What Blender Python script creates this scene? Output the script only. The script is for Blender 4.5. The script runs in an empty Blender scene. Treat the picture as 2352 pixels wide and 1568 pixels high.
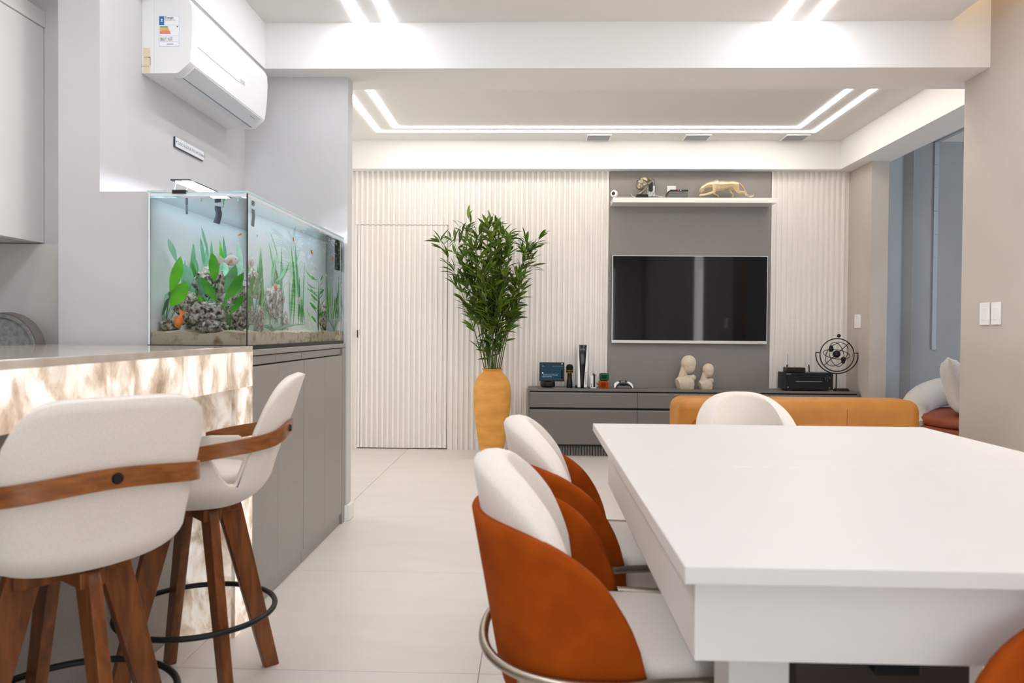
import bpy, bmesh, math, random
from mathutils import Vector, Matrix, noise as mnoise

random.seed(7)
SC = bpy.context.scene
COL = SC.collection
R = math.radians

# ------------------------------------------------------------------ camera
FPX = 1700.0                       # focal length in pixels of the 2352 x 1568 frame
CAM = Vector((0.0, 0.0, 1.11))
_psi, _pit, _rol = math.atan(48 / FPX), math.atan(26 / FPX), 0.008
FWD = Vector((-math.sin(_psi) * math.cos(_pit), math.cos(_psi) * math.cos(_pit), -math.sin(_pit)))
_r0 = Vector((math.cos(_psi), math.sin(_psi), 0))
_u0 = _r0.cross(FWD)
RGT = _r0 * math.cos(_rol) + _u0 * math.sin(_rol)
UPV = -_r0 * math.sin(_rol) + _u0 * math.cos(_rol)
cd = bpy.data.cameras.new('camera')
cam = bpy.data.objects.new('camera', cd)
COL.objects.link(cam)
m = Matrix.Identity(4)
for i in range(3):
    m[i][0], m[i][1], m[i][2], m[i][3] = RGT[i], UPV[i], -FWD[i], CAM[i]
cam.matrix_world = m
cd.sensor_width = 36.0
cd.lens = FPX / 2352 * 36.0
cd.clip_start = 0.05
cd.dof.use_dof = True
cd.dof.focus_distance = 6.3
cd.dof.aperture_fstop = 5.0
SC.camera = cam

# ------------------------------------------------------------------ colour management, world, daylight
SC.view_settings.view_transform = 'Standard'
SC.view_settings.look = 'None'
SC.view_settings.gamma = 1.0
SC.view_settings.use_curve_mapping = False
SC.view_settings.exposure = 0.12
try:
    SC.cycles.use_denoising = True
    SC.cycles.max_bounces = 6
    SC.cycles.diffuse_bounces = 4
    SC.cycles.glossy_bounces = 3
    SC.cycles.transparent_max_bounces = 14
    SC.cycles.use_adaptive_sampling = True
    SC.cycles.adaptive_threshold = 0.06
    SC.cycles.use_light_tree = False
    SC.cycles.caustics_reflective = False
    SC.cycles.caustics_refractive = True
    SC.cycles.sample_clamp_indirect = 6.0
except Exception:
    pass
w = bpy.data.worlds.new('sky')
SC.world = w
w.use_nodes = True
bg = w.node_tree.nodes['Background']
bg.inputs['Color'].default_value = (0.62, 0.78, 1.0, 1)
bg.inputs['Strength'].default_value = 1.0
STRIP = 26.0                        # strength of the ceiling LED profiles


def area(name, loc, direction, sx, sy, power, col):
    l = bpy.data.lights.new(name, 'AREA')
    l.shape = 'RECTANGLE'
    l.size, l.size_y = sx, sy
    l.energy = power
    l.color = col
    o = bpy.data.objects.new(name, l)
    COL.objects.link(o)
    o.location = loc
    o.rotation_euler = Vector(direction).to_track_quat('-Z', 'Y').to_euler()
    return o


area('daylight_dining_window', (0.3, -3.0, 1.45), (0, 1, 0), 3.0, 2.1, 42, (0.93, 0.97, 1.0))
area('daylight_slim_window', (2.468, 2.395, 1.26), (-1, 0, 0), 0.58, 2.15, 16, (1.0, 0.96, 0.9))
area('daylight_side_room', (6.3, 4.4, 1.6), (-1, 0, 0.0), 2.6, 2.2, 46, (0.80, 0.90, 1.0))

area('added_living_daylight', (-3.5, 5.65, 1.4), (1, 0, 0), 1.5, 2.1, 24, (1.0, 0.98, 0.95))  # added light at an unseen window, brightens the slat wall

# ------------------------------------------------------------------ picture to place


def ray(px, py):
    return (FWD * FPX + RGT * (px - 1176) - UPV * (py - 784))


def at(px, py, Y):
    d = ray(px, py)
    return CAM + d * ((Y - CAM.y) / d.y)


def atX(px, py, X):
    d = ray(px, py)
    return CAM + d * ((X - CAM.x) / d.x)


def atZ(px, py, Z):
    d = ray(px, py)
    return CAM + d * ((Z - CAM.z) / d.z)


# ------------------------------------------------------------------ materials
def lin(c):
    if isinstance(c, str):
        c = tuple(int(c[i:i + 2], 16) / 255 for i in (0, 2, 4))
    return tuple((v / 12.92 if v <= 0.04045 else ((v + 0.055) / 1.055) ** 2.4) for v in c) + (1.0,)


MATS = {}


def nt_of(name):
    mt = bpy.data.materials.new(name)
    mt.use_nodes = True
    nt = mt.node_tree
    for n in list(nt.nodes):
        if n.type != 'OUTPUT_MATERIAL':
            nt.nodes.remove(n)
    out = [n for n in nt.nodes if n.type == 'OUTPUT_MATERIAL'][0]
    return mt, nt, out


def N(nt, kind, **kw):
    n = nt.nodes.new(kind)
    for k, v in kw.items():
        if k in n.inputs:
            n.inputs[k].default_value = v
        else:
            setattr(n, k, v)
    return n


def ramp(nt, fac, stops):
    r = nt.nodes.new('ShaderNodeValToRGB')
    el = r.color_ramp.elements
    el[0].position, el[0].color = stops[0]
    el[1].position, el[1].color = stops[-1]
    for p, c in stops[1:-1]:
        e = el.new(p)
        e.color = c
    nt.links.new(fac, r.inputs['Fac'])
    return r.outputs['Color']


def M(name, col, rough=0.5, metal=0.0, var=None, bump=None, spec=0.5, coat=0.0, stretch=None, sheen=0.0, detail=2.5):
    """plain principled material; var=(scale, second colour, low, high) mottles it, bump=(scale, strength)"""
    if name in MATS:
        return MATS[name]
    mt, nt, out = nt_of(name)
    p = N(nt, 'ShaderNodeBsdfPrincipled')
    p.inputs['Base Color'].default_value = lin(col)
    p.inputs['Roughness'].default_value = rough
    p.inputs['Metallic'].default_value = metal
    p.inputs['Specular IOR Level'].default_value = spec
    p.inputs['Coat Weight'].default_value = coat
    if sheen:
        p.inputs['Sheen Weight'].default_value = sheen
    nt.links.new(p.outputs[0], out.inputs['Surface'])
    if var or bump:
        tc = N(nt, 'ShaderNodeTexCoord')
        co = tc.outputs['Object']
        if stretch:
            mp = N(nt, 'ShaderNodeMapping')
            mp.inputs['Scale'].default_value = stretch
            nt.links.new(co, mp.inputs['Vector'])
            co = mp.outputs[0]
    if var:
        nz = N(nt, 'ShaderNodeTexNoise')
        nz.inputs['Scale'].default_value = var[0]
        nz.inputs['Detail'].default_value = detail
        nt.links.new(co, nz.inputs['Vector'])
        c = ramp(nt, nz.outputs['Fac'], [(var[2], lin(col)), (var[3], lin(var[1]))])
        nt.links.new(c, p.inputs['Base Color'])
    if bump:
        nb = N(nt, 'ShaderNodeTexNoise')
        nb.inputs['Scale'].default_value = bump[0]
        nb.inputs['Detail'].default_value = 3.0
        nt.links.new(co, nb.inputs['Vector'])
        b = N(nt, 'ShaderNodeBump')
        b.inputs['Strength'].default_value = bump[1]
        b.inputs['Distance'].default_value = 0.01
        nt.links.new(nb.outputs['Fac'], b.inputs['Height'])
        nt.links.new(b.outputs[0], p.inputs['Normal'])
    MATS[name] = mt
    return mt


def EM(name, col, strength):
    if name in MATS:
        return MATS[name]
    mt, nt, out = nt_of(name)
    e = N(nt, 'ShaderNodeEmission')
    e.inputs['Color'].default_value = lin(col)
    e.inputs['Strength'].default_value = strength
    if strength < 5:
        mt.cycles.emission_sampling = 'NONE'
    nt.links.new(e.outputs[0], out.inputs['Surface'])
    MATS[name] = mt
    return mt


def GLASS(name, tint, ior=1.5, rough=0.0):
    """clear pane: what lies behind it seen straight through, plus its Fresnel reflection"""
    if name in MATS:
        return MATS[name]
    mt, nt, out = nt_of(name)
    t = N(nt, 'ShaderNodeBsdfTransparent')
    t.inputs['Color'].default_value = tint + (1,)
    g = N(nt, 'ShaderNodeBsdfGlossy')
    g.inputs['Roughness'].default_value = rough
    # Schlick's curve, the same from both sides of the sheet
    lw = N(nt, 'ShaderNodeLayerWeight')
    lw.inputs['Blend'].default_value = 0.5
    pw = N(nt, 'ShaderNodeMath', operation='POWER')
    nt.links.new(lw.outputs['Facing'], pw.inputs[0])
    pw.inputs[1].default_value = 5.0
    f0 = ((ior - 1) / (ior + 1)) ** 2
    ma = N(nt, 'ShaderNodeMath', operation='MULTIPLY_ADD')
    nt.links.new(pw.outputs[0], ma.inputs[0])
    ma.inputs[1].default_value = 1 - f0
    ma.inputs[2].default_value = f0
    mx = N(nt, 'ShaderNodeMixShader')
    nt.links.new(ma.outputs[0], mx.inputs[0])
    nt.links.new(t.outputs[0], mx.inputs[1])
    nt.links.new(g.outputs[0], mx.inputs[2])
    nt.links.new(mx.outputs[0], out.inputs['Surface'])
    MATS[name] = mt
    return mt


def LEAF(name, c1, c2, scale=8, trans=0.3):
    if name in MATS:
        return MATS[name]
    mt, nt, out = nt_of(name)
    p = N(nt, 'ShaderNodeBsdfPrincipled')
    p.inputs['Roughness'].default_value = 0.45
    tr = N(nt, 'ShaderNodeBsdfTranslucent')
    oi = N(nt, 'ShaderNodeObjectInfo')
    tc = N(nt, 'ShaderNodeTexCoord')
    nz = N(nt, 'ShaderNodeTexNoise')
    nz.inputs['Scale'].default_value = scale
    nt.links.new(tc.outputs['Object'], nz.inputs['Vector'])
    ad = N(nt, 'ShaderNodeMath', operation='MULTIPLY_ADD')
    nt.links.new(oi.outputs['Random'], ad.inputs[0])
    ad.inputs[1].default_value = 0.45
    sb = N(nt, 'ShaderNodeMath', operation='SUBTRACT')
    nt.links.new(nz.outputs['Fac'], sb.inputs[0])
    sb.inputs[1].default_value = 0.22
    nt.links.new(sb.outputs[0], ad.inputs[2])
    c = ramp(nt, ad.outputs[0], [(0.2, lin(c1)), (0.8, lin(c2))])
    nt.links.new(c, p.inputs['Base Color'])
    nt.links.new(c, tr.inputs['Color'])
    mx = N(nt, 'ShaderNodeMixShader')
    mx.inputs[0].default_value = trans
    nt.links.new(p.outputs[0], mx.inputs[1])
    nt.links.new(tr.outputs[0], mx.inputs[2])
    nt.links.new(mx.outputs[0], out.inputs['Surface'])
    MATS[name] = mt
    return mt


def WOOD(name, c1, c2, stretch=(9, 9, 1.1), rough=0.38):
    if name in MATS:
        return MATS[name]
    mt, nt, out = nt_of(name)
    p = N(nt, 'ShaderNodeBsdfPrincipled')
    p.inputs['Roughness'].default_value = rough
    tc = N(nt, 'ShaderNodeTexCoord')
    mp = N(nt, 'ShaderNodeMapping')
    mp.inputs['Scale'].default_value = stretch
    nt.links.new(tc.outputs['Object'], mp.inputs['Vector'])
    nz = N(nt, 'ShaderNodeTexNoise')
    nz.inputs['Scale'].default_value = 6
    nz.inputs['Detail'].default_value = 6
    nz.inputs['Distortion'].default_value = 0.6
    nt.links.new(mp.outputs[0], nz.inputs['Vector'])
    c = ramp(nt, nz.outputs['Fac'], [(0.3, lin(c1)), (0.72, lin(c2))])
    nt.links.new(c, p.inputs['Base Color'])
    nt.links.new(p.outputs[0], out.inputs['Surface'])
    MATS[name] = mt
    return mt


def ONYX(name, strength):
    """backlit quartzite: light shining through clouded, veined stone"""
    mt, nt, out = nt_of(name)
    p = N(nt, 'ShaderNodeBsdfPrincipled')
    p.inputs['Roughness'].default_value = 0.12
    tc = N(nt, 'ShaderNodeTexCoord')
    mp = N(nt, 'ShaderNodeMapping')
    mp.inputs['Scale'].default_value = (1.0, 1.0, 0.55)
    nt.links.new(tc.outputs['Object'], mp.inputs['Vector'])
    n1 = N(nt, 'ShaderNodeTexNoise')
    n1.inputs['Scale'].default_value = 12
    n1.inputs['Detail'].default_value = 5
    n1.inputs['Roughness'].default_value = 0.55
    n1.inputs['Distortion'].default_value = 0.5
    nt.links.new(mp.outputs[0], n1.inputs['Vector'])
    v = N(nt, 'ShaderNodeTexVoronoi')
    v.feature = 'DISTANCE_TO_EDGE'
    v.inputs['Scale'].default_value = 9
    nt.links.new(n1.outputs['Color'], mp.inputs['Location']) if False else None
    mixv = N(nt, 'ShaderNodeVectorMath', operation='MULTIPLY_ADD')
    nt.links.new(n1.outputs['Color'], mixv.inputs[0])
    mixv.inputs[1].default_value = (0.16, 0.16, 0.16)
    nt.links.new(mp.outputs[0], mixv.inputs[2])
    nt.links.new(mixv.outputs[0], v.inputs['Vector'])
    base = ramp(nt, n1.outputs['Fac'], [(0.30, lin('a08a74')), (0.45, lin('cdbba8')), (0.56, lin('efe6dc')), (0.68, lin('ffffff'))])
    vein = ramp(nt, v.outputs['Distance'], [(0.0, lin('b98f63')), (0.06, lin('ffffff'))])
    mul = N(nt, 'ShaderNodeMix')
    mul.data_type = 'RGBA'
    mul.blend_type = 'MULTIPLY'
    mul.inputs['Factor'].default_value = 0.22
    nt.links.new(base, mul.inputs['A'])
    nt.links.new(vein, mul.inputs['B'])
    col = mul.outputs['Result']
    nt.links.new(col, p.inputs['Base Color'])
    nt.links.new(col, p.inputs['Emission Color'])
    p.inputs['Emission Strength'].default_value = strength
    nt.links.new(p.outputs[0], out.inputs['Surface'])
    mt.cycles.emission_sampling = 'NONE'
    MATS[name] = mt
    return mt


# ------------------------------------------------------------------ building helpers
W = {}          # building-frame origin of every object, by object


def link(name, me, mat, parent=None, smooth=None):
    """one mesh object; origin at the middle of its bounds, placed below its parent"""
    if me.vertices:
        xs = [v.co for v in me.vertices]
        lo = Vector((min(c.x for c in xs), min(c.y for c in xs), min(c.z for c in xs)))
        hi = Vector((max(c.x for c in xs), max(c.y for c in xs), max(c.z for c in xs)))
        c = (lo + hi) / 2
        if parent is None:
            c.z = lo.z
    else:
        c = Vector()
    me.transform(Matrix.Translation(-c))
    if mat is not None:
        me.materials.append(mat)
    if smooth is not None:
        for p in me.polygons:
            p.use_smooth = True
        if smooth < 179:
            me.set_sharp_from_angle(angle=R(smooth))
    o = bpy.data.objects.new(name, me)
    COL.objects.link(o)
    W[o] = c.copy()
    if parent is not None:
        o.parent = parent
        o.location = c - W[parent]
    else:
        o.location = c
    return o


def obj(name, bm, mat, parent=None, smooth=None):
    bmesh.ops.recalc_face_normals(bm, faces=bm.faces[:])
    me = bpy.data.meshes.new(name)
    bm.to_mesh(me)
    bm.free()
    return link(name, me, mat, parent, smooth)


def tag(o, label, cat, group=None, kind=None):
    if label:
        o['label'] = label
    if cat:
        o['category'] = cat
    if group:
        o['group'] = group
    if kind:
        o['kind'] = kind
    return o


def struct(o, label, cat='structure'):
    return tag(o, label, cat, None, 'structure')


def thing(name, label, cat, loc=(0, 0, 0), group=None, local=False, rotz=0.0):
    o = bpy.data.objects.new(name, None)
    COL.objects.link(o)
    o.empty_display_size = 0.05
    o.location = loc
    o.rotation_euler = (0, 0, rotz)
    W[o] = Vector() if local else Vector(loc)
    return tag(o, label, cat, group)


def copy_tree(o, parent=None):
    c = o.copy()
    COL.objects.link(c)
    if parent is not None:
        c.parent = parent
    for ch in [x for x in bpy.data.objects if x.parent == o]:
        copy_tree(ch, c)
    return c


def bx(bm, x0, x1, y0, y1, z0, z1, bevel=0.0, seg=2):
    v = [bm.verts.new(p) for p in ((x0, y0, z0), (x1, y0, z0), (x1, y1, z0), (x0, y1, z0),
                                   (x0, y0, z1), (x1, y0, z1), (x1, y1, z1), (x0, y1, z1))]
    fs = [bm.faces.new([v[i] for i in q]) for q in
          ((0, 3, 2, 1), (4, 5, 6, 7), (0, 1, 5, 4), (1, 2, 6, 5), (2, 3, 7, 6), (3, 0, 4, 7))]
    if bevel > 0:
        es = list({e for f in fs for e in f.edges})
        bmesh.ops.bevel(bm, geom=es, offset=bevel, offset_type='OFFSET', segments=seg, profile=0.5, affect='EDGES', clamp_overlap=True)
    return bm


def box(name, x0, x1, y0, y1, z0, z1, mat, parent=None, bevel=0.0, seg=2):
    bm = bmesh.new()
    bx(bm, min(x0, x1), max(x0, x1), min(y0, y1), max(y0, y1), min(z0, z1), max(z0, z1), bevel, seg)
    o = obj(name, bm, mat, parent, 179 if bevel > .004 else None)
    if bevel > .004:
        o.modifiers.new('even_normals', 'WEIGHTED_NORMAL').weight = 100
    return o


def loft(bm, rings, cap=True, closed=True, loop=False):
    rows = [[bm.verts.new(p) for p in r] for r in rings]
    n = len(rows[0])
    rng = range(len(rows)) if loop else range(len(rows) - 1)
    for i in rng:
        a, b = rows[i], rows[(i + 1) % len(rows)]
        for j in range(n if closed else n - 1):
            k = (j + 1) % n
            bm.faces.new((a[j], a[k], b[k], b[j]))
    if cap and closed and not loop:
        bm.faces.new(rows[0])
        bm.faces.new(rows[-1])
    return rows


def lathe(name, prof, c, mat, parent=None, seg=40, smooth=40, cap=True):
    bm = bmesh.new()
    c = Vector(c)
    loft(bm, [[c + Vector((r * math.cos(2 * math.pi * j / seg), r * math.sin(2 * math.pi * j / seg), z)) for j in range(seg)] for r, z in prof], cap)
    return obj(name, bm, mat, parent, smooth)


def tube_into(bm, pts, rad, seg=8, closed=False, flat=1.0):
    pts = [Vector(p) for p in pts]
    n = len(pts)
    rr = rad if isinstance(rad, (list, tuple)) else [rad] * n
    rings = []
    ref = None
    for i, p in enumerate(pts):
        if closed:
            t = pts[(i + 1) % n] - pts[i - 1]
        else:
            t = pts[min(i + 1, n - 1)] - pts[max(i - 1, 0)]
        t.normalize()
        if ref is None:
            ref = Vector((0, 0, 1)) if abs(t.z) < 0.9 else Vector((1, 0, 0))
        s = t.cross(ref)
        if s.length < 1e-6:
            s = t.orthogonal()
        s.normalize()
        u = s.cross(t).normalized()
        ref = u
        rings.append([p + (s * math.cos(2 * math.pi * j / seg) + u * math.sin(2 * math.pi * j / seg) * flat) * rr[i] for j in range(seg)])
    loft(bm, rings, cap=not closed, loop=closed)


def tube(name, pts, rad, mat, parent=None, seg=8, closed=False, flat=1.0):
    bm = bmesh.new()
    tube_into(bm, pts, rad, seg, closed, flat)
    return obj(name, bm, mat, parent, 60)


def prism(name, poly, axis, a0, a1, mat, parent=None, bevel=0.0, seg=2, smooth=None):
    """poly: 2-D outline; axis 'x' -> (y,z), 'y' -> (x,z), 'z' -> (x,y)"""
    def P(u, v, a):
        return {'x': (a, u, v), 'y': (u, a, v), 'z': (u, v, a)}[axis]
    bm = bmesh.new()
    lo = [bm.verts.new(P(u, v, a0)) for u, v in poly]
    hi = [bm.verts.new(P(u, v, a1)) for u, v in poly]
    bm.faces.new(lo)
    bm.faces.new(hi)
    n = len(poly)
    for i in range(n):
        bm.faces.new((lo[i], lo[(i + 1) % n], hi[(i + 1) % n], hi[i]))
    if bevel:
        bmesh.ops.recalc_face_normals(bm, faces=bm.faces[:])
        bmesh.ops.bevel(bm, geom=bm.edges[:], offset=bevel, offset_type='OFFSET', segments=seg, profile=0.5, affect='EDGES', clamp_overlap=True)
    return obj(name, bm, mat, parent, smooth if smooth is not None else (40 if bevel else None))


def ball_into(bm, c, r, seg=16, rings=10, rot=None):
    c = Vector(c)
    r = Vector((r, r, r)) if not hasattr(r, '__len__') else Vector(r)
    mt = Matrix.Translation(c) @ (rot.to_4x4() if rot is not None else Matrix.Identity(4)) @ Matrix.Diagonal((r.x, r.y, r.z, 1))
    bmesh.ops.create_uvsphere(bm, u_segments=seg, v_segments=rings, radius=1.0, matrix=mt)


def ball(name, c, r, mat, parent=None, seg=20, rings=12, rot=None):
    bm = bmesh.new()
    ball_into(bm, c, r, seg, rings, rot)
    return obj(name, bm, mat, parent, 180)


def capsule_into(bm, a, b, ra, rb, seg=12):
    a, b = Vector(a), Vector(b)
    ball_into(bm, a, ra, seg, 8)
    ball_into(bm, b, rb, seg, 8)
    bmc = bmesh.new()
    tube_into(bmc, [a, b], [ra, rb], seg)
    tmp = bpy.data.meshes.new('t')
    bmc.to_mesh(tmp)
    bmc.free()
    bm.from_mesh(tmp)
    bpy.data.meshes.remove(tmp)


def blob(name, fill, voxel, mat, parent=None, smooth_it=4, cut=None):
    """union of overlapping closed shapes grown into one skin (voxel remesh), then smoothed"""
    bm = bmesh.new()
    fill(bm)
    bmesh.ops.recalc_face_normals(bm, faces=bm.faces[:])
    me = bpy.data.meshes.new(name)
    bm.to_mesh(me)
    bm.free()
    o = bpy.data.objects.new('tmp', me)
    COL.objects.link(o)
    md = o.modifiers.new('r', 'REMESH')
    md.mode = 'VOXEL'
    md.voxel_size = voxel
    if smooth_it:
        sm = o.modifiers.new('s', 'SMOOTH')
        sm.iterations = smooth_it
        sm.factor = 0.5
    dg = bpy.context.evaluated_depsgraph_get()
    new = bpy.data.meshes.new_from_object(o.evaluated_get(dg))
    bpy.data.objects.remove(o)
    if cut:
        bm = bmesh.new()
        bm.from_mesh(new)
        for co, no in cut:
            g = bm.verts[:] + bm.edges[:] + bm.faces[:]
            r = bmesh.ops.bisect_plane(bm, geom=g, plane_co=co, plane_no=no, clear_outer=True)
            ed = [e for e in r['geom_cut'] if isinstance(e, bmesh.types.BMEdge)]
            try:
                bmesh.ops.edgeloop_fill(bm, edges=ed)
            except Exception:
                pass
        bm.to_mesh(new)
        bm.free()
    new.name = name
    new.materials.clear()
    return link(name, new, mat, parent, 50)


def text(name, s, size, origin, xdir, ydir, mat, parent=None, depth=0.0006, align='LEFT', spacing=1.0):
    cu = bpy.data.curves.new('t', 'FONT')
    cu.body = s
    cu.size = size
    cu.align_x = align
    cu.space_character = spacing
    cu.extrude = depth / 2
    o = bpy.data.objects.new('t', cu)
    COL.objects.link(o)
    dg = bpy.context.evaluated_depsgraph_get()
    me = bpy.data.meshes.new_from_object(o.evaluated_get(dg))
    bpy.data.objects.remove(o)
    x, y = Vector(xdir).normalized(), Vector(ydir).normalized()
    z = x.cross(y)
    mt = Matrix.Identity(4)
    for i in range(3):
        mt[i][0], mt[i][1], mt[i][2], mt[i][3] = x[i], y[i], z[i], origin[i]
    me.transform(mt)
    me.materials.clear()
    me.name = name
    return link(name, me, mat, parent)


def sheet(name, f, nu, nv, mat, parent=None, thick=0.0, smooth=180, closed_u=False):
    """surface f(u,v) for u,v in 0..1, thickened along its normals"""
    bm = bmesh.new()
    rows = []
    for i in range(nu + (0 if closed_u else 1)):
        rows.append([bm.verts.new(f(i / nu, j / nv)) for j in range(nv + 1)])
    for i in range(nu):
        a, b = rows[i], rows[(i + 1) % len(rows)]
        for j in range(nv):
            bm.faces.new((a[j], b[j], b[j + 1], a[j + 1]))
    bmesh.ops.remove_doubles(bm, verts=bm.verts[:], dist=1e-5)
    bmesh.ops.recalc_face_normals(bm, faces=bm.faces[:])
    if thick:
        bmesh.ops.solidify(bm, geom=bm.faces[:], thickness=thick)
    return obj(name, bm, mat, parent, smooth)


def lerp(a, b, t):
    return a + (b - a) * t


def sstep(a, b, x):
    t = min(1.0, max(0.0, (x - a) / (b - a)))
    return t * t * (3 - 2 * t)


def interp(pts, x):
    if x <= pts[0][0]:
        return pts[0][1]
    for (x0, y0), (x1, y1) in zip(pts, pts[1:]):
        if x <= x1:
            t = (x - x0) / (x1 - x0)
            return y0 + (y1 - y0) * t
    return pts[-1][1]

# ------------------------------------------------------------------ shared materials
white_paint = M('white wall paint', 'efedea', 0.75)
ceil_paint = M('white ceiling paint', 'eae7e3', 0.8)
cement = M('burnished cement plaster', 'c7c5c4', 0.7, var=(1.6, 'd4d2d2', 0.3, 0.75), detail=4)
blue_cement = M('cool grey cement plaster', '999b9d', 0.7, var=(1.4, 'a9abad', 0.3, 0.75), detail=4)
slat_paint = M('white slat lacquer', 'f3eee8', 0.55)
grey_lam = M('warm grey laminate', '8d8783', 0.5, var=(90, '87817d', 0.35, 0.7))
grey_lam2 = M('light grey laminate', '9a9691', 0.45, var=(80, '95918c', 0.35, 0.7))
dark_gap = M('shadow gap black', '1d1a18', 0.8)
tile_mat = M('ivory porcelain', 'dfd9d2', 0.33, var=(2.2, 'd9d2ca', 0.3, 0.75), stretch=(1, 3.2, 1), detail=3)
grout = M('beige grout', 'a79c8e', 0.9)
led_white = EM('LED diffuser', 'f3f6ff', STRIP)
led_living = EM('living LED diffuser', 'fff8f0', STRIP * .56)
black_pl = M('black plastic', '0c0c0c', 0.35)
black_matt = M('matt black metal', '0e0d0c', 0.5, 0.2)
white_pl = M('white plastic', 'ecebe8', 0.3)
white_gl = M('gloss white lacquer', 'efece8', 0.18)

# ------------------------------------------------------------------ floor
BACK = 6.84         # face of the backing board behind the slats
fl = struct(box('floor', -4.2, 6.6, -3.4, 8.0, -0.12, -0.003, grout), 'ivory large format tile floor', 'floor')
T = 0.985
tm = None
for i in range(-3, 8):
    for j in range(-6, 6):
        x0, y0 = -1.15 + i * T, 2.37 + j * T
        if x0 > 6.5 or x0 + T < -4.1 or y0 > 7.2:
            continue
        if tm is None:
            t = box('tile', x0 + .0012, x0 + T - .0012, y0 + .0012, y0 + T - .0012, -0.011, 0.0, tile_mat, fl, 0.0008, 1)
            tm, c0 = t.data, t.location.copy() - Vector((x0, y0, 0))
        else:
            t = bpy.data.objects.new('tile', tm)
            COL.objects.link(t)
            t.parent = fl
            t.location = c0 + Vector((x0, y0, 0))

# ------------------------------------------------------------------ back wall of slats with the flush door
SOF = 2.57
D0, D1, DT = at(821, 700, 6.83).x, at(1027, 700, 6.83).x, at(920, 517, 6.83).z
bm = bmesh.new()
bx(bm, -3.6, D0 - .004, BACK, 6.89, 0, 2.86)
bx(bm, D0 - .004, D1 + .004, BACK, 6.89, DT + .004, 2.86)
bx(bm, D1 + .004, 2.88, BACK, 6.89, 0, 2.86)
bx(bm, -3.6, 2.88, 6.89, 6.99, 0, 2.86)
wb = struct(obj('wall_back', bm, slat_paint), 'white vertical slat wall behind the grey media console', 'wall')
door = struct(box('door_1', D0, D1, BACK, BACK + .035, 0.008, DT, slat_paint), 'white flush door hidden in the slat wall left of the vase', 'door')
PX0, PX1 = at(1399, 640, 6.82).x, at(1768, 640, 6.82).x
PITCH, SW, SD = 0.0492, 0.030, 0.018


def slat_mesh(z0, z1):
    bm = bmesh.new()
    h, t = SW / 2, SW / 2 - 0.006
    lo = [(-h, 0), (-t, -SD), (t, -SD), (h, 0)]
    loft(bm, [[Vector((x, y, z)) for x, y in lo] for z in (z0, z1)])
    bmesh.ops.recalc_face_normals(bm, faces=bm.faces[:])
    me = bpy.data.meshes.new('slat')
    bm.to_mesh(me)
    bm.free()
    me.materials.append(slat_paint)
    return me


sm_full, sm_door, sm_over = slat_mesh(0, SOF), slat_mesh(0.012, DT), slat_mesh(DT + .006, SOF)


def put_slat(me, x, parent):
    o = bpy.data.objects.new('slat', me)
    COL.objects.link(o)
    o.parent = parent
    o.location = Vector((x, BACK, 0)) - W[parent]


x = PX0 - SW / 2 - 0.004
while x > -2.6:
    if D0 - SW / 2 < x < D1 + SW / 2 and not (D0 + SW / 2 < x < D1 - SW / 2):
        xx = x if abs(x - D0) > abs(x - D1) else x
        put_slat(sm_over, x, wb)
        # the slat is cut by the door edge: keep it on the door side
        put_slat(sm_door, max(D0 + SW / 2, min(D1 - SW / 2, x)), door)
    elif D0 < x < D1:
        put_slat(sm_over, x, wb)
        put_slat(sm_door, x, door)
    else:
        put_slat(sm_full, x, wb)
    x -= PITCH
x = PX1 + SW / 2 + 0.004
while x < 2.86:
    put_slat(sm_full, x, wb)
    x += PITCH
box('door_pull', D0 + .001, D0 + .008, BACK - .028, BACK, 1.03, 1.10, dark_gap, door)
SPL = at(1400, 645, 6.82).z
box('panel', PX0, PX1, BACK - .022, BACK, 0.3, SPL - .0015, grey_lam, wb, 0.001, 1)
box('panel', PX0, PX1, BACK - .022, BACK, SPL + .0015, SOF, grey_lam, wb, 0.001, 1)

# ------------------------------------------------------------------ ceilings, beams and bulkheads
BZ = 2.553
LZ = 2.825
struct(box('ceiling', -3.6, 6.6, 4.3, 7.1, LZ, 2.95, ceil_paint), 'white ceiling of the living area with double light lines', 'ceiling')
cdin = struct(box('ceiling_dining', -1.60, 2.252, -3.4, 4.10, 2.805, 2.83, ceil_paint), 'white ceiling above the dining table with paired light lines', 'ceiling')
struct(box('ceiling_upper', -1.60, 2.7, -3.4, 4.2, 3.10, 3.2, ceil_paint), 'white slab above the light slot beside the right wall', 'ceiling')
struct(box('ceiling_kitchen', -4.2, -1.60, -3.4, 4.3, 2.60, 2.7, ceil_paint), 'white kitchen ceiling over the bar', 'ceiling')
struct(box('trim_1', -3.6, 3.03, 4.10, 4.46, BZ, 3.12, white_paint), 'broad white ceiling beam between dining and living areas', 'beam')
struct(box('trim_2', -3.6, 2.735, 6.72, 6.95, SOF, 2.84, white_paint), 'white bulkhead above the slat wall', 'bulkhead')
struct(box('trim_3', 2.735, 3.03, 4.46, 6.95, SOF, 2.84, white_paint), 'white bulkhead running along the right side of the living area', 'bulkhead')
struct(box('trim_4', -1.68, -1.503, -3.4, 4.10, BZ, 2.9, white_paint), 'white bulkhead above the air conditioner', 'bulkhead')

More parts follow.
